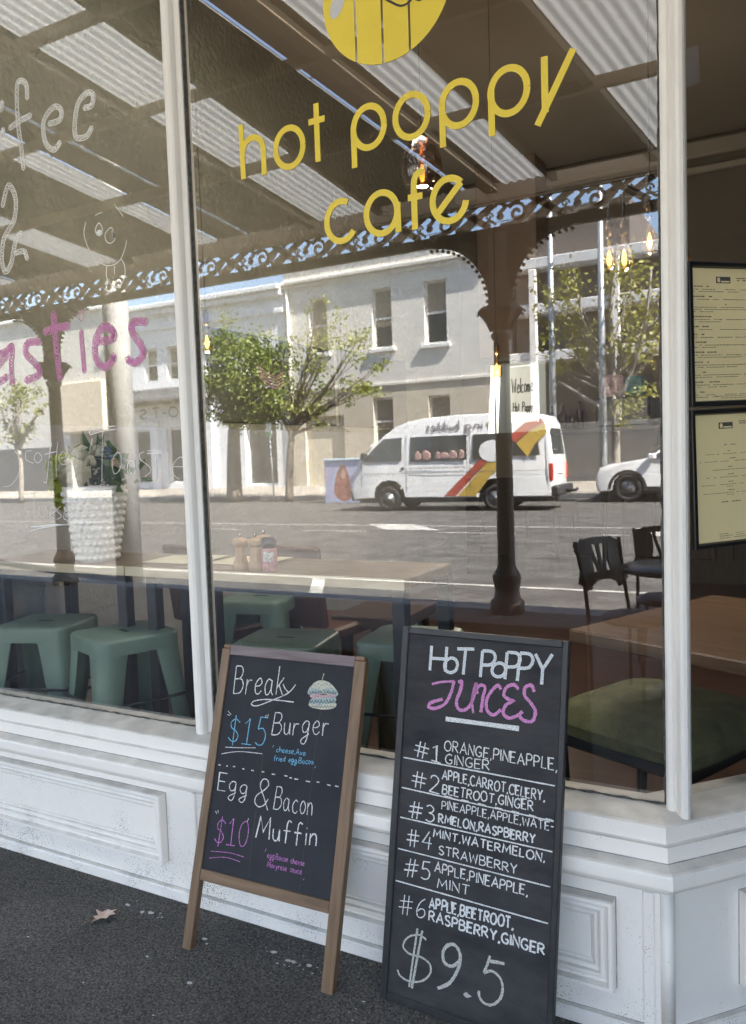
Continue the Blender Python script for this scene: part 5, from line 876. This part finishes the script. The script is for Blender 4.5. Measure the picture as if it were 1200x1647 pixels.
# cream two storey building
CRU = mat('pale_painted_brick', (.72, .69, .63), .85, .06, 1.2, .5, 18, stretch=(1, 1, 3)); CRL = mat('beige_painted_brick', (.58, .52, .42), .85, .08, 1.2, .5, 18, stretch=(1, 1, 3))
B3 = thing('cream_building', 'cream painted two storey brick building with tall sash windows across the road', 'building', (-14, BY, .39)); BO = B3.location
up_ops = [(-17.2, -16.4, 5.55, 7.7), (-14.42, -13.6, 5.5, 7.7), (-12.27, -11.4, 5.46, 7.7)]; lo_ops = [(-14.5, -13.66, 1.9, 3.65), (-12.2, -11.36, 1.9, 3.6), (-17.6, -15.8, .39, 3.1)]
wall_with_openings(-18.35, -9.5, 4.15, 8.9, up_ops, BY, .22, CRU, 'wall', B3, BO); wall_with_openings(-18.35, -9.5, .2, 4.149, lo_ops, BY, .22, CRL, 'wall', B3, BO)
for o in up_ops+lo_ops[:2]:
    w_ = sash(B3, BO, *o, BY-.18); MB().bbox(o[0]-.15, o[1]+.15, BY-.02, BY+.12, o[2]-.16, o[2]-.01, .02).build('sill', TRIMW, w_, BO)
MB().bbox(-17.6, -15.8, BY-.22, BY-.16, .39, 3.1, .02).build('door', mat('cream_door', (.62, .56, .44), .6, .1), B3, BO)
b = MB(); b.bbox(-18.4, -9.45, BY-.05, BY+.22, 8.30, 8.46, .03); b.bbox(-18.4, -9.45, BY-.05, BY+.10, 8.16, 8.295, .03); b.bbox(-18.4, -9.45, BY-.3, BY+.06, 8.9, 9.0, .02); b.build('cornice', CRU, B3, BO)
MB().bbox(-18.35, -9.5, BY-.02, BY+.05, 4.09, 4.2, .01).build('string_course', CRU, B3, BO)
MB().tube([(-18.15, BY+.08, .4), (-18.15, BY+.08, 8.1)], .06, 10).build('downpipe', CRU, B3, BO)
# white shop
WSH = mat('white_painted_shop', (.78, .79, .80), .7, .05, 1); GRY = mat('grey_awning_metal', (.22, .22, .23), .6, .1, 2)
B2 = thing('white_shop', "white two storey shop with a deep cornice and a TWO-T'S sign", 'building', (-22.7, BY, .39)); BO2 = B2.location
up2 = [(-25.95, -25.2, 5.1, 6.55), (-24.65, -23.9, 5.1, 6.55), (-22.5, -21.75, 5.1, 6.55), (-20.4, -19.7, 5.1, 6.55)]; lo2 = [(-26.9, -25.7, .6, 3.0), (-24.9, -22.6, .6, 3.0), (-20.6, -19.0, .45, 3.4)]
wall_with_openings(-27.2, -18.36, .2, 8.3, up2+lo2, BY, .3, WSH, 'wall', B2, BO2)
for o in up2: sash(B2, BO2, *o, BY-.2)
for o in lo2: sash(B2, BO2, *o, BY-.24, mid=False)
b = MB(); b.bbox(-27.3, -18.37, BY-.1, BY+.45, 8.18, 8.38, .03); b.bbox(-27.3, -18.37, BY-.1, BY+.28, 7.95, 8.175, .04); b.bbox(-27.25, -18.37, BY-.1, BY+.12, 7.3, 7.5, .03); b.build('cornice', WSH, B2, BO2)
b = MB(); b.bbox(-27.2, -22.0, BY+.005, BY+1.1, 4.15, 4.32, .02); b.bbox(-27.2, -22.0, BY+.005, BY+.5, 4.33, 4.75, .05); b.build('awning', GRY, B2, BO2)
sg = MB().bbox(-27.1, -22.2, BY+.01, BY+.09, 3.36, 4.05, .01).build('sign_board', WSH, B2, BO2)
b = MB(); rg = random.Random(2); SGX = lambda u, v, n: (-22.75-u-BO2.x, BY+.095-BO2.y, v-BO2.z)
for P in text_strokes("TWO-T'S", 0, 3.5, 3.5, 3.5, .42, rg): b.ribbon(P, .075, SGX, 0)
b.build('lettering', mat('grey_sign_lettering', (.16, .16, .17), .6), sg)
for x in (-25.45, -22.4): MB().bbox(x-.22, x+.22, BY+.003, BY+.2, .3, 3.35, .02).build('pilaster', WSH, B2, BO2)
# long pale hall at the far left
B1 = thing('pale_hall', 'long pale rendered hall with a grey base wall beside the white shop', 'building', (-36, BY, .39)); BO1 = B1.location
PAL = mat('pale_render', (.60, .58, .53), .8, .04, .6); b1ops = [(-30.9, -28.3, .45, 3.05)]
wall_with_openings(-52, -27.25, .2, 8.6, b1ops, BY, .6, PAL, 'wall', B1, BO1); MB().box(-30.9, -28.3, BY-.62, BY-.58, .4, 3.06).build('door', mat('dark_roller_door', (.05, .05, .052), .6, .1, 3), B1, BO1)
MB().bbox(-31.1, -28.4, BY+.004, BY+.25, 3.1, 5.4, .03).build('canopy', mat('cream_panel', (.66, .57, .44), .7, .05), B1, BO1)
MB().box(-52, -31.0, BY+.003, BY+.25, .2, 2.45).build('base_wall', mat('grey_base_wall', (.12, .12, .122), .8, .1, 1), B1, BO1); MB().bbox(-52, -27.2, BY-.3, BY+.15, 8.6, 8.75, .02).build('coping', TRIMW, B1, BO1)
# modern grey block to the right
B4 = thing('grey_block', 'modern grey block with white horizontal bands and a dark boundary wall', 'building', (-4, BY, .39)); BO4 = B4.location
GB = mat('taupe_cladding', (.12, .10, .085), .6, .1, 1); MB().box(-5.3, 14, BY-9, BY-1.5, .2, 7.9).build('wall', GB, B4, BO4); MB().box(-9.3, -5.3, BY-9, BY-1.5, .2, 9.9).build('wall', GB, B4, BO4)
for z in (4.55, 6.2, 7.75):
    MB().bbox(-9.3, 14, BY-1.49, BY-.6, z, z+.34, .02).build('band', mat('white_band', (.62, .62, .62), .6, .05), B4, BO4)
for k in range(9): MB().box(-9.0+k*2.4, -7.2+k*2.4, BY-1.495, BY-1.45, 4.95, 5.8).build('window', DGL, B4, BO4)
for x in (-8.4, -5.6, -2.8): MB().bbox(x-.12, x+.12, BY-.72, BY-.5, .3, 7.7, .02).build('column', TRIMW, B4, BO4)
MB().bbox(-9.3, 14, BY-.35, BY-.15, .2, 2.35, .01).build('boundary_wall', mat('grey_boundary_wall', (.17, .165, .155), .8, .1, 1.5), B4, BO4)
# side street neighbour, added to keep the splayed pane's reflection dark
NB = thing('added_neighbour', 'added brown brick building across the side street that darkens the splayed window reflection', 'building', (8, 2, 0)); NO = NB.location
BRK = mat('brown_brick', (.07, .055, .042), .85, .15, 3, .3, 20)
MB().box(5.5, 16, -4.4, 14, 0, 9).build('wall', BRK, NB, NO)
for k in range(6):
    for z in (1.0, 5.0): MB().bbox(5.43, 5.49, -3.6+k*3, -2.4+k*3, z, z+2.2, .01).build('window', DGL, NB, NO)
# a terrace behind us so the sky does not run under the houses
# ------------------------------------------------------------------ trees
BARK = mat('plane_tree_bark', (.16, .13, .10), .9, .3, 5, .6, 14, stretch=(1, 1, .3)); BARKP = mat('pale_bark', (.30, .27, .23), .9, .2, 6)
LFA = leaf_mat('bright_tree_leaf', (.09, .14, .02), (.25, .30, .055)); LFB = leaf_mat('olive_tree_leaf', (.22, .22, .045), (.38, .36, .10)); LFD = leaf_mat('yellowgreen_tree_leaf', (.20, .24, .04), (.34, .36, .09)); LFC = leaf_mat('pale_tree_leaf', (.16, .19, .06), (.28, .30, .11))
def tree(label, x, y, trunk, limbs, clusters, lm, bm_, seed, leaf=.13, name='street_tree'):
    rg = random.Random(seed); t = thing(name, label, 'tree', (x, y, ground_z(y)), 0, 'street trees across the road'); b = MB()
    b.tube([Vector(p) for p in smooth([p[:3] for p in trunk], 4)], [trunk[0][3]+(trunk[-1][3]-trunk[0][3])*i/(4*(len(trunk)-1)) for i in range(4*(len(trunk)-1)+1)], 9)
    for L in limbs:
        P = smooth(L, 4); b.tube(P, [.075*(1-.85*i/(len(P)-1))+.012 for i in range(len(P))], 6)
    lv = MB()
    for cx, cy, cz_, rx_, rzz, n in clusters:
        subs = [Vector((rg.gauss(0, .5)*rx_, rg.gauss(0, .5)*rx_, rg.gauss(0, .5)*rzz)) for _ in range(max(3, n//45))]
        for sb in subs[:6]:
            b.tube([(0+trunk[-1][0], trunk[-1][1], trunk[-1][2]), ((cx+trunk[-1][0])/2+rg.gauss(0, .15), cy/2, (cz_+trunk[-1][2])/2), (cx+sb.x, cy+sb.y, cz_+sb.z)], [.035, .022, .006], 5)
        for i in range(n):
            p = Vector((cx, cy, cz_))+rg.choice(subs)+Vector((rg.gauss(0, .22)*rx_, rg.gauss(0, .22)*rx_, rg.gauss(0, .26)*rzz)); d = Vector((rg.gauss(0, 1), rg.gauss(0, 1), rg.gauss(-.3, .7))).normalized(); s = d.cross(Vector((rg.gauss(0, 1), rg.gauss(0, 1), rg.gauss(0, 1)))).normalized(); l_ = leaf*rg.uniform(.6, 1.3)
            lv.add([p, p+d*l_*.5+s*l_*.32, p+d*l_, p+d*l_*.5-s*l_*.32], [(0, 1, 2, 3)])
    b.build('trunk', bm_, t); lv.build('crown', lm, t, recalc=False); return t
tree('leafy street tree with a thick dark trunk before the white shop', -18.05, -20.9, [(0, 0, 0, .30), (.05, 0, 1.5, .24), (.1, 0, 2.6, .2)], [[(.1, 0, 2.4), (.6, .1, 3.5), (1.2, 0, 4.8)], [(.1, 0, 2.4), (-.3, 0, 3.6), (-.2, .1, 5.2)]],
     [(-.1, 0, 5.6, .8, .75, 900), (-.3, .1, 4.3, .7, .8, 800), (.9, 0, 5.0, .9, .8, 900), (.7, .2, 4.1, .9, .7, 1000), (-.35, 0, 3.3, .5, .5, 300), (.9, 0, 3.1, .9, .5, 900), (1.7, 0, 4.2, .9, .8, 1500), (1.8, .1, 3.2, .8, .5, 900), (1.6, 0, 5.1, .6, .5, 500), (.8, .1, 4.6, 1.0, .8, 1200), (.3, .1, 3.6, .8, .6, 900)], LFA, BARK, 1, .14)
tree('spreading airy street tree in front of the cream building', -15.7, -20.9, [(0, 0, 0, .15), (.1, 0, 1.4, .12), (.25, 0, 2.5, .1)], [[(.2, 0, 2.3), (1.2, 0, 3.2), (2.4, 0, 4.6)], [(.2, 0, 2.3), (.8, 0, 4.0), (1.4, .1, 6.0)], [(.2, 0, 2.3), (1.6, 0, 2.6), (2.5, 0, 2.3)], [(.2, 0, 2.3), (-.3, 0, 3.5), (.1, 0, 5.2)]],
     [(.2, 0, 4.5, .9, .8, 430), (1.2, 0, 4.9, .9, .8, 340), (.9, .1, 3.4, .9, .6, 430), (2.1, 0, 5.6, .7, .7, 170), (2.7, 0, 4.6, .8, .6, 190), (3.2, 0, 5.2, .6, .5, 110), (2.9, 0, 3.6, .8, .35, 340), (3.6, .1, 4.2, .5, .3, 90), (1.9, 0, 3.2, .6, .6, 170), (1.5, 0, 6.2, .5, .4, 60)], LFD, BARK, 2, .12)
tree('sparse olive leaved street tree with a pale trunk near the parked white car', -4.7, -20.9, [(0, 0, 0, .13), (0, 0, 1.8, .11), (-.05, 0, 2.9, .09)], [[(0, 0, 2.3), (-1.0, 0, 3.0), (-2.0, 0, 3.7)], [(0, 0, 2.6), (-.7, 0, 4.4), (-1.1, 0, 6.4)], [(0, 0, 2.6), (.7, 0, 4.2), (1.0, 0, 6.2)], [(0, 0, 2.9), (-.1, 0, 5), (.1, 0, 7)]],
     [(-1.9, 0, 4.9, .5, .8, 150), (-2.1, 0, 5.8, .3, .5, 50), (-1.0, 0, 5.5, .8, 1.0, 330), (-.1, 0, 6.0, .9, 1.0, 360), (.8, 0, 5.4, .9, 1.1, 380), (1.4, 0, 4.5, .7, .9, 240), (-.7, 0, 4.4, .8, .6, 360), (.5, 0, 4.0, .9, .7, 320), (-1.5, 0, 4.0, .6, .5, 110), (.9, 0, 3.0, .8, .5, 170), (.1, 0, 2.0, .4, .4, 60), (1.6, 0, 6.4, .6, .7, 160)], LFB, BARKP, 3, .14)
tree('pale airy street tree at the far left before the long hall', -29.4, -20.9, [(0, 0, 0, .12), (.1, 0, 1.6, .1), (.0, 0, 2.4, .08)], [[(0, 0, 2.2), (-.8, 0, 3.6), (-1.0, 0, 5)], [(0, 0, 2.2), (.8, 0, 3.2), (1.7, 0, 4)]],
     [(.3, 0, 4.7, .8, .7, 330), (-.6, 0, 4.0, .8, .7, 330), (.7, 0, 3.2, .6, .5, 150), (-.8, 0, 2.8, .8, .5, 170), (1.6, 0, 3.9, .4, .25, 50)], LFC, BARKP, 4, .15)
# ------------------------------------------------------------------ poles, wires, street furniture
CONC = mat('concrete_pole', (.46, .46, .45), .85, .1, 3, .2, 50); GALV = mat('galvanised_steel', (.45, .47, .48), .45, .1, 4, metal=.6)
o = MB().tube([(0, 0, -.15), (0, 0, 4), (0, 0, 9.5)], [.17, .16, .14], 20).build('power_pole', CONC); o.location = (-7.8, -5.65, 0); tag(o, 'thick pale concrete power pole at the near kerb beside the verandah post', 'pole')
for i, (x, lb) in enumerate(((-6.4, 'slim steel street light pole between the van and the sparse tree'), (-4.95, 'slim steel pole close beside the sparse tree trunk'))):
    t = thing('light_pole', lb, 'pole', (x, -20.75+.25*i, 0), 0, 'steel poles across the road'); MB().tube([(0, 0, 0), (0, 0, 4), (0, 0, 8.5)], [.11, .095, .07], 14).build('pole', GALV, t); MB().tube([(0, 0, 8.4), (0, .8, 8.8), (0, 1.6, 8.85)], .04, 8).build('arm', GALV, t); MB().bbox(-.15, .15, 1.5, 2.2, 8.78, 8.9, .03).build('lamp_head', GALV, t)
for i, (y, z, dz, lb) in enumerate(((-7.5, 6.6, .5, 'lower tram wire nearest our side of the road'), (-10.5, 7.0, .6, 'tram wire over the middle of the road'), (-13.6, 7.3, .3, 'tram wire over the far traffic lane'), (-21.0, 8.3, .4, 'topmost power cable along the far kerb'))):
    w_ = MB()
    for k in range(5): w_.tube([(-60+k*20+20*j/6, y+(.4*i-.6)*((-60+k*20+20*j/6)/60), z-dz*4*(j/6)*(1-j/6)*.3) for j in range(7)], .012, 5)
    tag(w_.build('overhead_wire', CORD), lb, 'wire', 'overhead wires along the street')
o = thing('utility_box', 'kerbside utility box painted with a pale blue and pink mural', 'utility box', (-13.06, -20.4, ground_z(-20.4)))
bd = MB().bbox(-.68, .68, -.3, .3, 0, 1.35, .02).build('box', mat('mural_blue', (.30, .45, .62), .6, .3, 2.5, col2=(.55, .42, .58)), o); MB().bbox(-.72, .72, -.34, .34, 1.351, 1.42, .02).build('lid', mat('mural_lid', (.45, .58, .68), .6), o)
mu = lambda u, v, n: (u, .302+n, v); b = MB(); b.add([mu(p.x, p.y, .001) for p in smooth([(-.1, .1), (-.32, .35), (-.25, .8), (-.1, 1.15), (.08, 1.2), (.2, .95), (.3, .5), (.25, .12), (-.1, .1)], 4)[:-1]], [tuple(range(32))]); b.build('mural', mat('mural_red', (.38, .14, .10), .6, .3, 6), bd)
b = MB(); b.add([mu(.03+.1*math.cos(k*.5236), .92+.16*math.sin(k*.5236), .002) for k in range(12)], [tuple(range(12))]); b.build('mural', mat('mural_skin', (.55, .34, .26), .6), bd)
o = thing('parking_sign', 'small white and green parking sign on a thin leaning post', 'sign', (-16.1, -20.6, 0)); MB().tube([(0, 0, 0), (-.1, 0, 2.75)], .028, 8).build('post', GALV, o)
pn = MB().bbox(-.22, .04, .03, .045, 2.25, 2.72, .003).build('panel', mat('white_sign_face', (.75, .75, .73), .5), o); MB().bbox(-.215, .035, .0455, .047, 2.26, 2.42, .0005).build('panel_band', mat('green_sign_band', (.06, .30, .12), .5), pn)

# ------------------------------------------------------------------ vehicles
VWH = mat('white_vehicle_paint', (.74, .74, .73), .22, .03, 1, spec=.6); TYRE = mat('tyre_rubber', (.02, .02, .02), .85, .2, 20); RIM = mat('steel_rim', (.35, .35, .36), .35, .2, 9, metal=.7); BUMP = mat('black_bumper', (.03, .03, .032), .5); CARGL = mat('car_glass', (.055, .058, .055), .06, .1, 2, spec=.8)
def car_body(out_, W, tum, z_t, inset=.05):
    """loft an outline (x,z) across the width, rounded at the sides with tumblehome above z_t"""
    b = MB(); n = len(out_); cx = sum(p[0] for p in out_)/n; cz_ = sum(p[1] for p in out_)/n; rings = []
    for yy, sc in ((-1, 1-inset*1.3), (-.985, 1-inset*.45), (-.94, 1-inset*.08), (0, 1), (.94, 1-inset*.08), (.985, 1-inset*.45), (1, 1-inset*1.3)):
        rings.append([Vector((cx+(x-cx)*(1-(1-sc)*.5), yy*(W/2)-math.copysign(tum*max(0, (z-z_t))**1.3, yy)*(abs(yy)), cz_+(z-cz_)*sc)) for x, z in out_])
    vs = [p for r_ in rings for p in r_]; fs = []
    for k in range(len(rings)-1):
        for i in range(n): j = (i+1) % n; fs.append((k*n+i, k*n+j, (k+1)*n+j, (k+1)*n+i))
    fs += [tuple(range(n-1, -1, -1)), tuple(range((len(rings)-1)*n, len(rings)*n))]; b.add(vs, fs, True); return b
def wheel(t, x, y, r_, wd, spokes):
    s = 1 if y > 0 else -1; rot = Matrix.Translation((x, y, r_)) @ Matrix.Rotation(-s*math.pi/2, 4, 'X')
    wh = MB().lathe([(r_*.6, -wd/2), (r_*.93, -wd/2), (r_, -wd*.35), (r_, wd*.35), (r_*.93, wd/2), (r_*.62, wd/2), (r_*.6, wd*.3)], n=28, mtx=rot).build('wheel', TYRE, t)
    rm = MB().lathe([(r_*.6, wd*.45), (r_*.52, wd*.42), (r_*.48, wd*.2), (.001, wd*.25)], n=24, mtx=rot)
    for k in range(spokes):
        a = 6.283*k/spokes; rm.add([rot @ Vector((r_*q*math.cos(a+d), r_*q*math.sin(a+d), wd*h)) for q, d, h in ((.1, -.5, .42), (.56, -.12, .44), (.56, .12, .44), (.1, .5, .42))], [(0, 1, 2, 3)])
    rm.lathe([(r_*.14, wd*.3), (r_*.14, wd*.46), (.001, wd*.48)], n=12, mtx=rot); rm.build('rim', RIM, wh)
def side_panel(poly, y_fn, off, fn_s): return [(x, fn_s*(y_fn(z)+off), z) for x, z in poly]
# minibus, heading left
VW = 1.70; tumv = .085; zt = 1.15
V2 = thing('minibus', 'white high roof minibus with a red and yellow stripe passing on the far side', 'van', (-8.08, -17.55, 0), math.pi-R(3))
outl = [(2.62, .30), (2.67, .45), (2.66, .70), (2.58, 1.05), (2.48, 1.28), (2.32, 1.42), (2.0, 1.72), (1.68, 2.0), (1.36, 2.20), (1.0, 2.31), (.5, 2.375), (-.3, 2.41), (-1.4, 2.40), (-2.2, 2.36), (-2.45, 2.29), (-2.55, 2.1), (-2.63, 1.6), (-2.68, 1.15), (-2.68, .5), (-2.66, .34), (-1.75, .34), (-1.68, .60), (-1.5, .76), (-1.28, .80), (-1.06, .76), (-.88, .60), (-.82, .34), (1.14, .34), (1.2, .60), (1.38, .76), (1.6, .80), (1.82, .76), (2.0, .60), (2.06, .34)]
car_body(outl, VW, tumv, zt, .03).build('body', VWH, V2).data.set_sharp_from_angle(angle=R(32))
MB().box(-2.5, 2.5, -VW/2+.12, VW/2-.12, .22, .5).build('underbody', BUMP, V2)
yf = lambda z: VW/2-tumv*max(0, z-zt)**1.3
def vp(poly, m_, name, off=.004, parent=None):
    for s in (-1, 1): MB().add(side_panel(poly, yf, off, s), [tuple(range(len(poly)))]).build(name, m_, parent or V2)
vp([(1.2, 1.30), (2.34, 1.30), (2.0, 1.64), (1.72, 1.88), (1.2, 1.9)], CARGL, 'window'); vp([(-.56, 1.28), (.95, 1.28), (.95, 1.9), (-.56, 1.9)], CARGL, 'window'); vp([(-1.6, 1.28), (-.72, 1.28), (-.72, 1.9), (-1.6, 1.9)], CARGL, 'window'); vp([(-2.4, 1.34), (-1.72, 1.34), (-1.72, 1.88), (-2.32, 1.88)], CARGL, 'window')
MB().add([(2.36, -.62, 1.36), (2.36, .62, 1.36), (1.74, .58, 1.93), (1.74, -.58, 1.93)], [(0, 1, 2, 3)]).build('windscreen', CARGL, V2)
MB().add([(-2.672, -.6, 1.36), (-2.672, .6, 1.36), (-2.60, .55, 1.98), (-2.60, -.55, 1.98)], [(0, 1, 2, 3)]).build('rear_window', CARGL, V2)
REDP = mat('red_stripe', (.42, .075, .045), .35, .05); YELP = mat('yellow_stripe', (.52, .35, .07), .35, .05)
vp([(.06, .38), (-.26, .38), (-1.1, 1.24), (-.93, 1.31)], REDP, 'stripe', .003); vp([(-.30, .38), (-.78, .38), (-1.16, .86), (-1.56, 1.2), (-1.42, 1.3), (-1.14, 1.25)], YELP, 'stripe', .003)
vp([(-1.62, 1.80), (-1.8, 1.66), (-2.2, 1.98), (-2.5, 2.10), (-2.44, 2.2), (-2.05, 2.14)], REDP, 'stripe', .008); vp([(-1.82, 1.64), (-2.1, 1.3), (-2.3, 1.62), (-2.56, 1.86), (-2.52, 2.08), (-2.2, 1.96)], YELP, 'stripe', .010)
vp([(-1.2+.32*math.cos(k*.3927), 1.48+.27*math.sin(k*.3927)) for k in range(16)], VWH, 'emblem', .009)
b = MB(); rg = random.Random(4)
for s, u, L in (('iting', -1.28, .78), ('buddies', -.36, .86)):
    for P in text_strokes(s, u, 2.03, u+L, 2.03, .22, rg): b.ribbon(P, .032, lambda u_, v_, n: (u_, -(yf(v_)+.012), v_), 0)
b.build('lettering', mat('grey_van_lettering', (.20, .19, .19), .5), V2)
b = MB()
for z in (1.08, .96): 
    for k in range(14): b.add([(1.0-k*.11, -(yf(z)+.004), z), (1.0-k*.11-.085, -(yf(z)+.004), z), (1.0-k*.11-.085, -(yf(z)+.004), z+.045), (1.0-k*.11, -(yf(z)+.004), z+.045)], [(0, 1, 2, 3)])
b.build('small_print', mat('pale_grey_print', (.52, .52, .53), .5), V2)
for k, x in enumerate((.75, .52, .2, .02, -.2, -.42)):
    m_ = Matrix.Translation((x, -(yf(1.4)+.0045), 1.40)) @ Matrix.Diagonal((.11+.03*math.sin(k*2.3), .006, .12+.03*math.sin(k*1.7), 1)); bm = bmesh.new(); bmesh.ops.create_icosphere(bm, subdivisions=2, radius=1); bm.verts.index_update(); MB().add([m_ @ v.co for v in bm.verts], [[v.index for v in f.verts] for f in bm.faces], True).build('headrest', mat('pink_headrest', (.42, .27, .24), .6), V2); bm.free()
b = MB()
for x_, z0, z1 in ((1.08, .5, 1.95), (2.36, .62, 1.3), (-.64, .5, 1.95), (-1.66, .85, 1.95)):
    for s in (-1, 1): b.ribbon([(x_, z0+(z1-z0)*k/6) for k in range(7)], .014, lambda u, v, n: (u, s*(yf(v)+.0035), v), 0)
for s in (-1, 1): b.ribbon([(2.3-.3*k, .98) for k in range(17)], .012, lambda u, v, n: (u, s*(yf(v)+.0035), v), 0)
b.build('panel_gap', mat('grey_panel_gap', (.12, .12, .12), .7), V2)
for s in (-1, 1):
    MB().bbox(-2.70, -2.60, s*.80-.06, s*.80+.06, .72, 1.14, .02).build('tail_light', mat('red_lamp', (.45, .03, .02), .25), V2); MB().bbox(2.50, 2.62, s*.66-.12, s*.66+.12, .72, .92, .02).build('headlight', mat('lamp_lens', (.6, .6, .6), .1), V2)
    for x in (1.6, -1.28): wheel(V2, x, s*(VW/2-.10), .325, .2, 5)
    MB().bbox(2.15, 2.32, s*.94-.06, s*.94+.06, 1.34, 1.54, .03).build('mirror', BUMP, V2); MB().bbox(1.14, 1.22, s*(VW/2+.001)-.003, s*(VW/2+.001)+.006, 1.08, 1.13, .003).build('handle', BUMP, V2)
MB().bbox(2.5, 2.72, -.82, .82, .28, .56, .04).build('bumper', BUMP, V2); MB().bbox(-2.84, -2.62, -.84, .84, .36, .60, .04).build('bumper', BUMP, V2); MB().tube([(-2.8, 0, .45), (-3.05, 0, .45), (-3.12, 0, .5)], .04, 8).build('tow_bar', BUMP, V2)
b = MB(); b.bbox(-2.71, -2.68, -.28, .28, .88, 1.0, .01); b.build('number_plate', TRIMW, V2)
# white SUV
SW = 1.84; SV = thing('parked_suv', 'white modern suv parked at the far kerb behind the minibus', 'car', (-2.77, -20.82, 0), math.pi)
so = [(2.22, .28), (2.28, .42), (2.27, .72), (2.18, .92), (1.9, 1.02), (1.3, 1.10), (.95, 1.16), (.5, 1.46), (.1, 1.62), (-.4, 1.68), (-1.2, 1.64), (-1.75, 1.50), (-2.1, 1.12), (-2.22, .95), (-2.27, .6), (-2.22, .3), (-1.82, .3), (-1.76, .58), (-1.58, .75), (-1.36, .80), (-1.14, .75), (-.96, .58), (-.9, .3), (.98, .3), (1.04, .58), (1.22, .75), (1.44, .80), (1.66, .75), (1.84, .58), (1.9, .3)]
car_body(so, SW, .34, 1.0).build('body', VWH, SV).data.set_sharp_from_angle(angle=R(32)); yf2 = lambda z: SW/2-.34*max(0, z-1.0)**1.3
MB().box(-2.2, 2.2, -SW/2+.12, SW/2-.12, .2, .45).build('underbody', BUMP, SV)
for poly, nm in (([(.85, 1.14), (.48, 1.40), (.15, 1.54), (-.2, 1.57), (-.2, 1.14)], 'window'), ([(-.26, 1.14), (-.26, 1.57), (-.9, 1.56), (-1.3, 1.48), (-1.55, 1.2), (-1.5, 1.14)], 'window')):
    for s in (-1, 1): MB().add(side_panel(poly, yf2, .006, s), [tuple(range(len(poly)))]).build(nm, CARGL, SV)
MB().add([(1.0, -.7, 1.17), (1.0, .7, 1.17), (.42, .58, 1.55), (.42, -.58, 1.55)], [(0, 1, 2, 3)]).build('windscreen', CARGL, SV)
for s in (-1, 1):
    for x in (1.44, -1.36):
        wheel(SV, x, s*(SW/2-.11), .37, .23, 7)
        ar = MB(); ar.ribbon([(x+.46*math.cos(a*.2244), .37+.46*math.sin(a*.2244)) for a in range(0, 15)], .075, lambda u, v, n: (u, s*(SW/2-.005)+n*s, v), 0, 0, .012); ar.build('arch_trim', BUMP, SV)
    MB().add([(2.24, s*.55, .84), (2.12, s*.90, .86), (1.72, s*.915, .98), (2.1, s*.60, .96)], [(0, 1, 2, 3)]).build('headlight', mat('suv_lamp_lens', (.10, .10, .11), .08), SV); MB().bbox(.70, .90, s*1.0-.1, s*1.0+.1, 1.12, 1.28, .04).build('mirror', VWH, SV)
    MB().bbox(-.88, .96, s*(SW/2-.01)-.012, s*(SW/2-.01)+.012, .30, .42, .01).build('sill_trim', BUMP, SV)
MB().bbox(2.24, 2.30, -.6, .6, .42, .78, .03).build('grille', BUMP, SV)
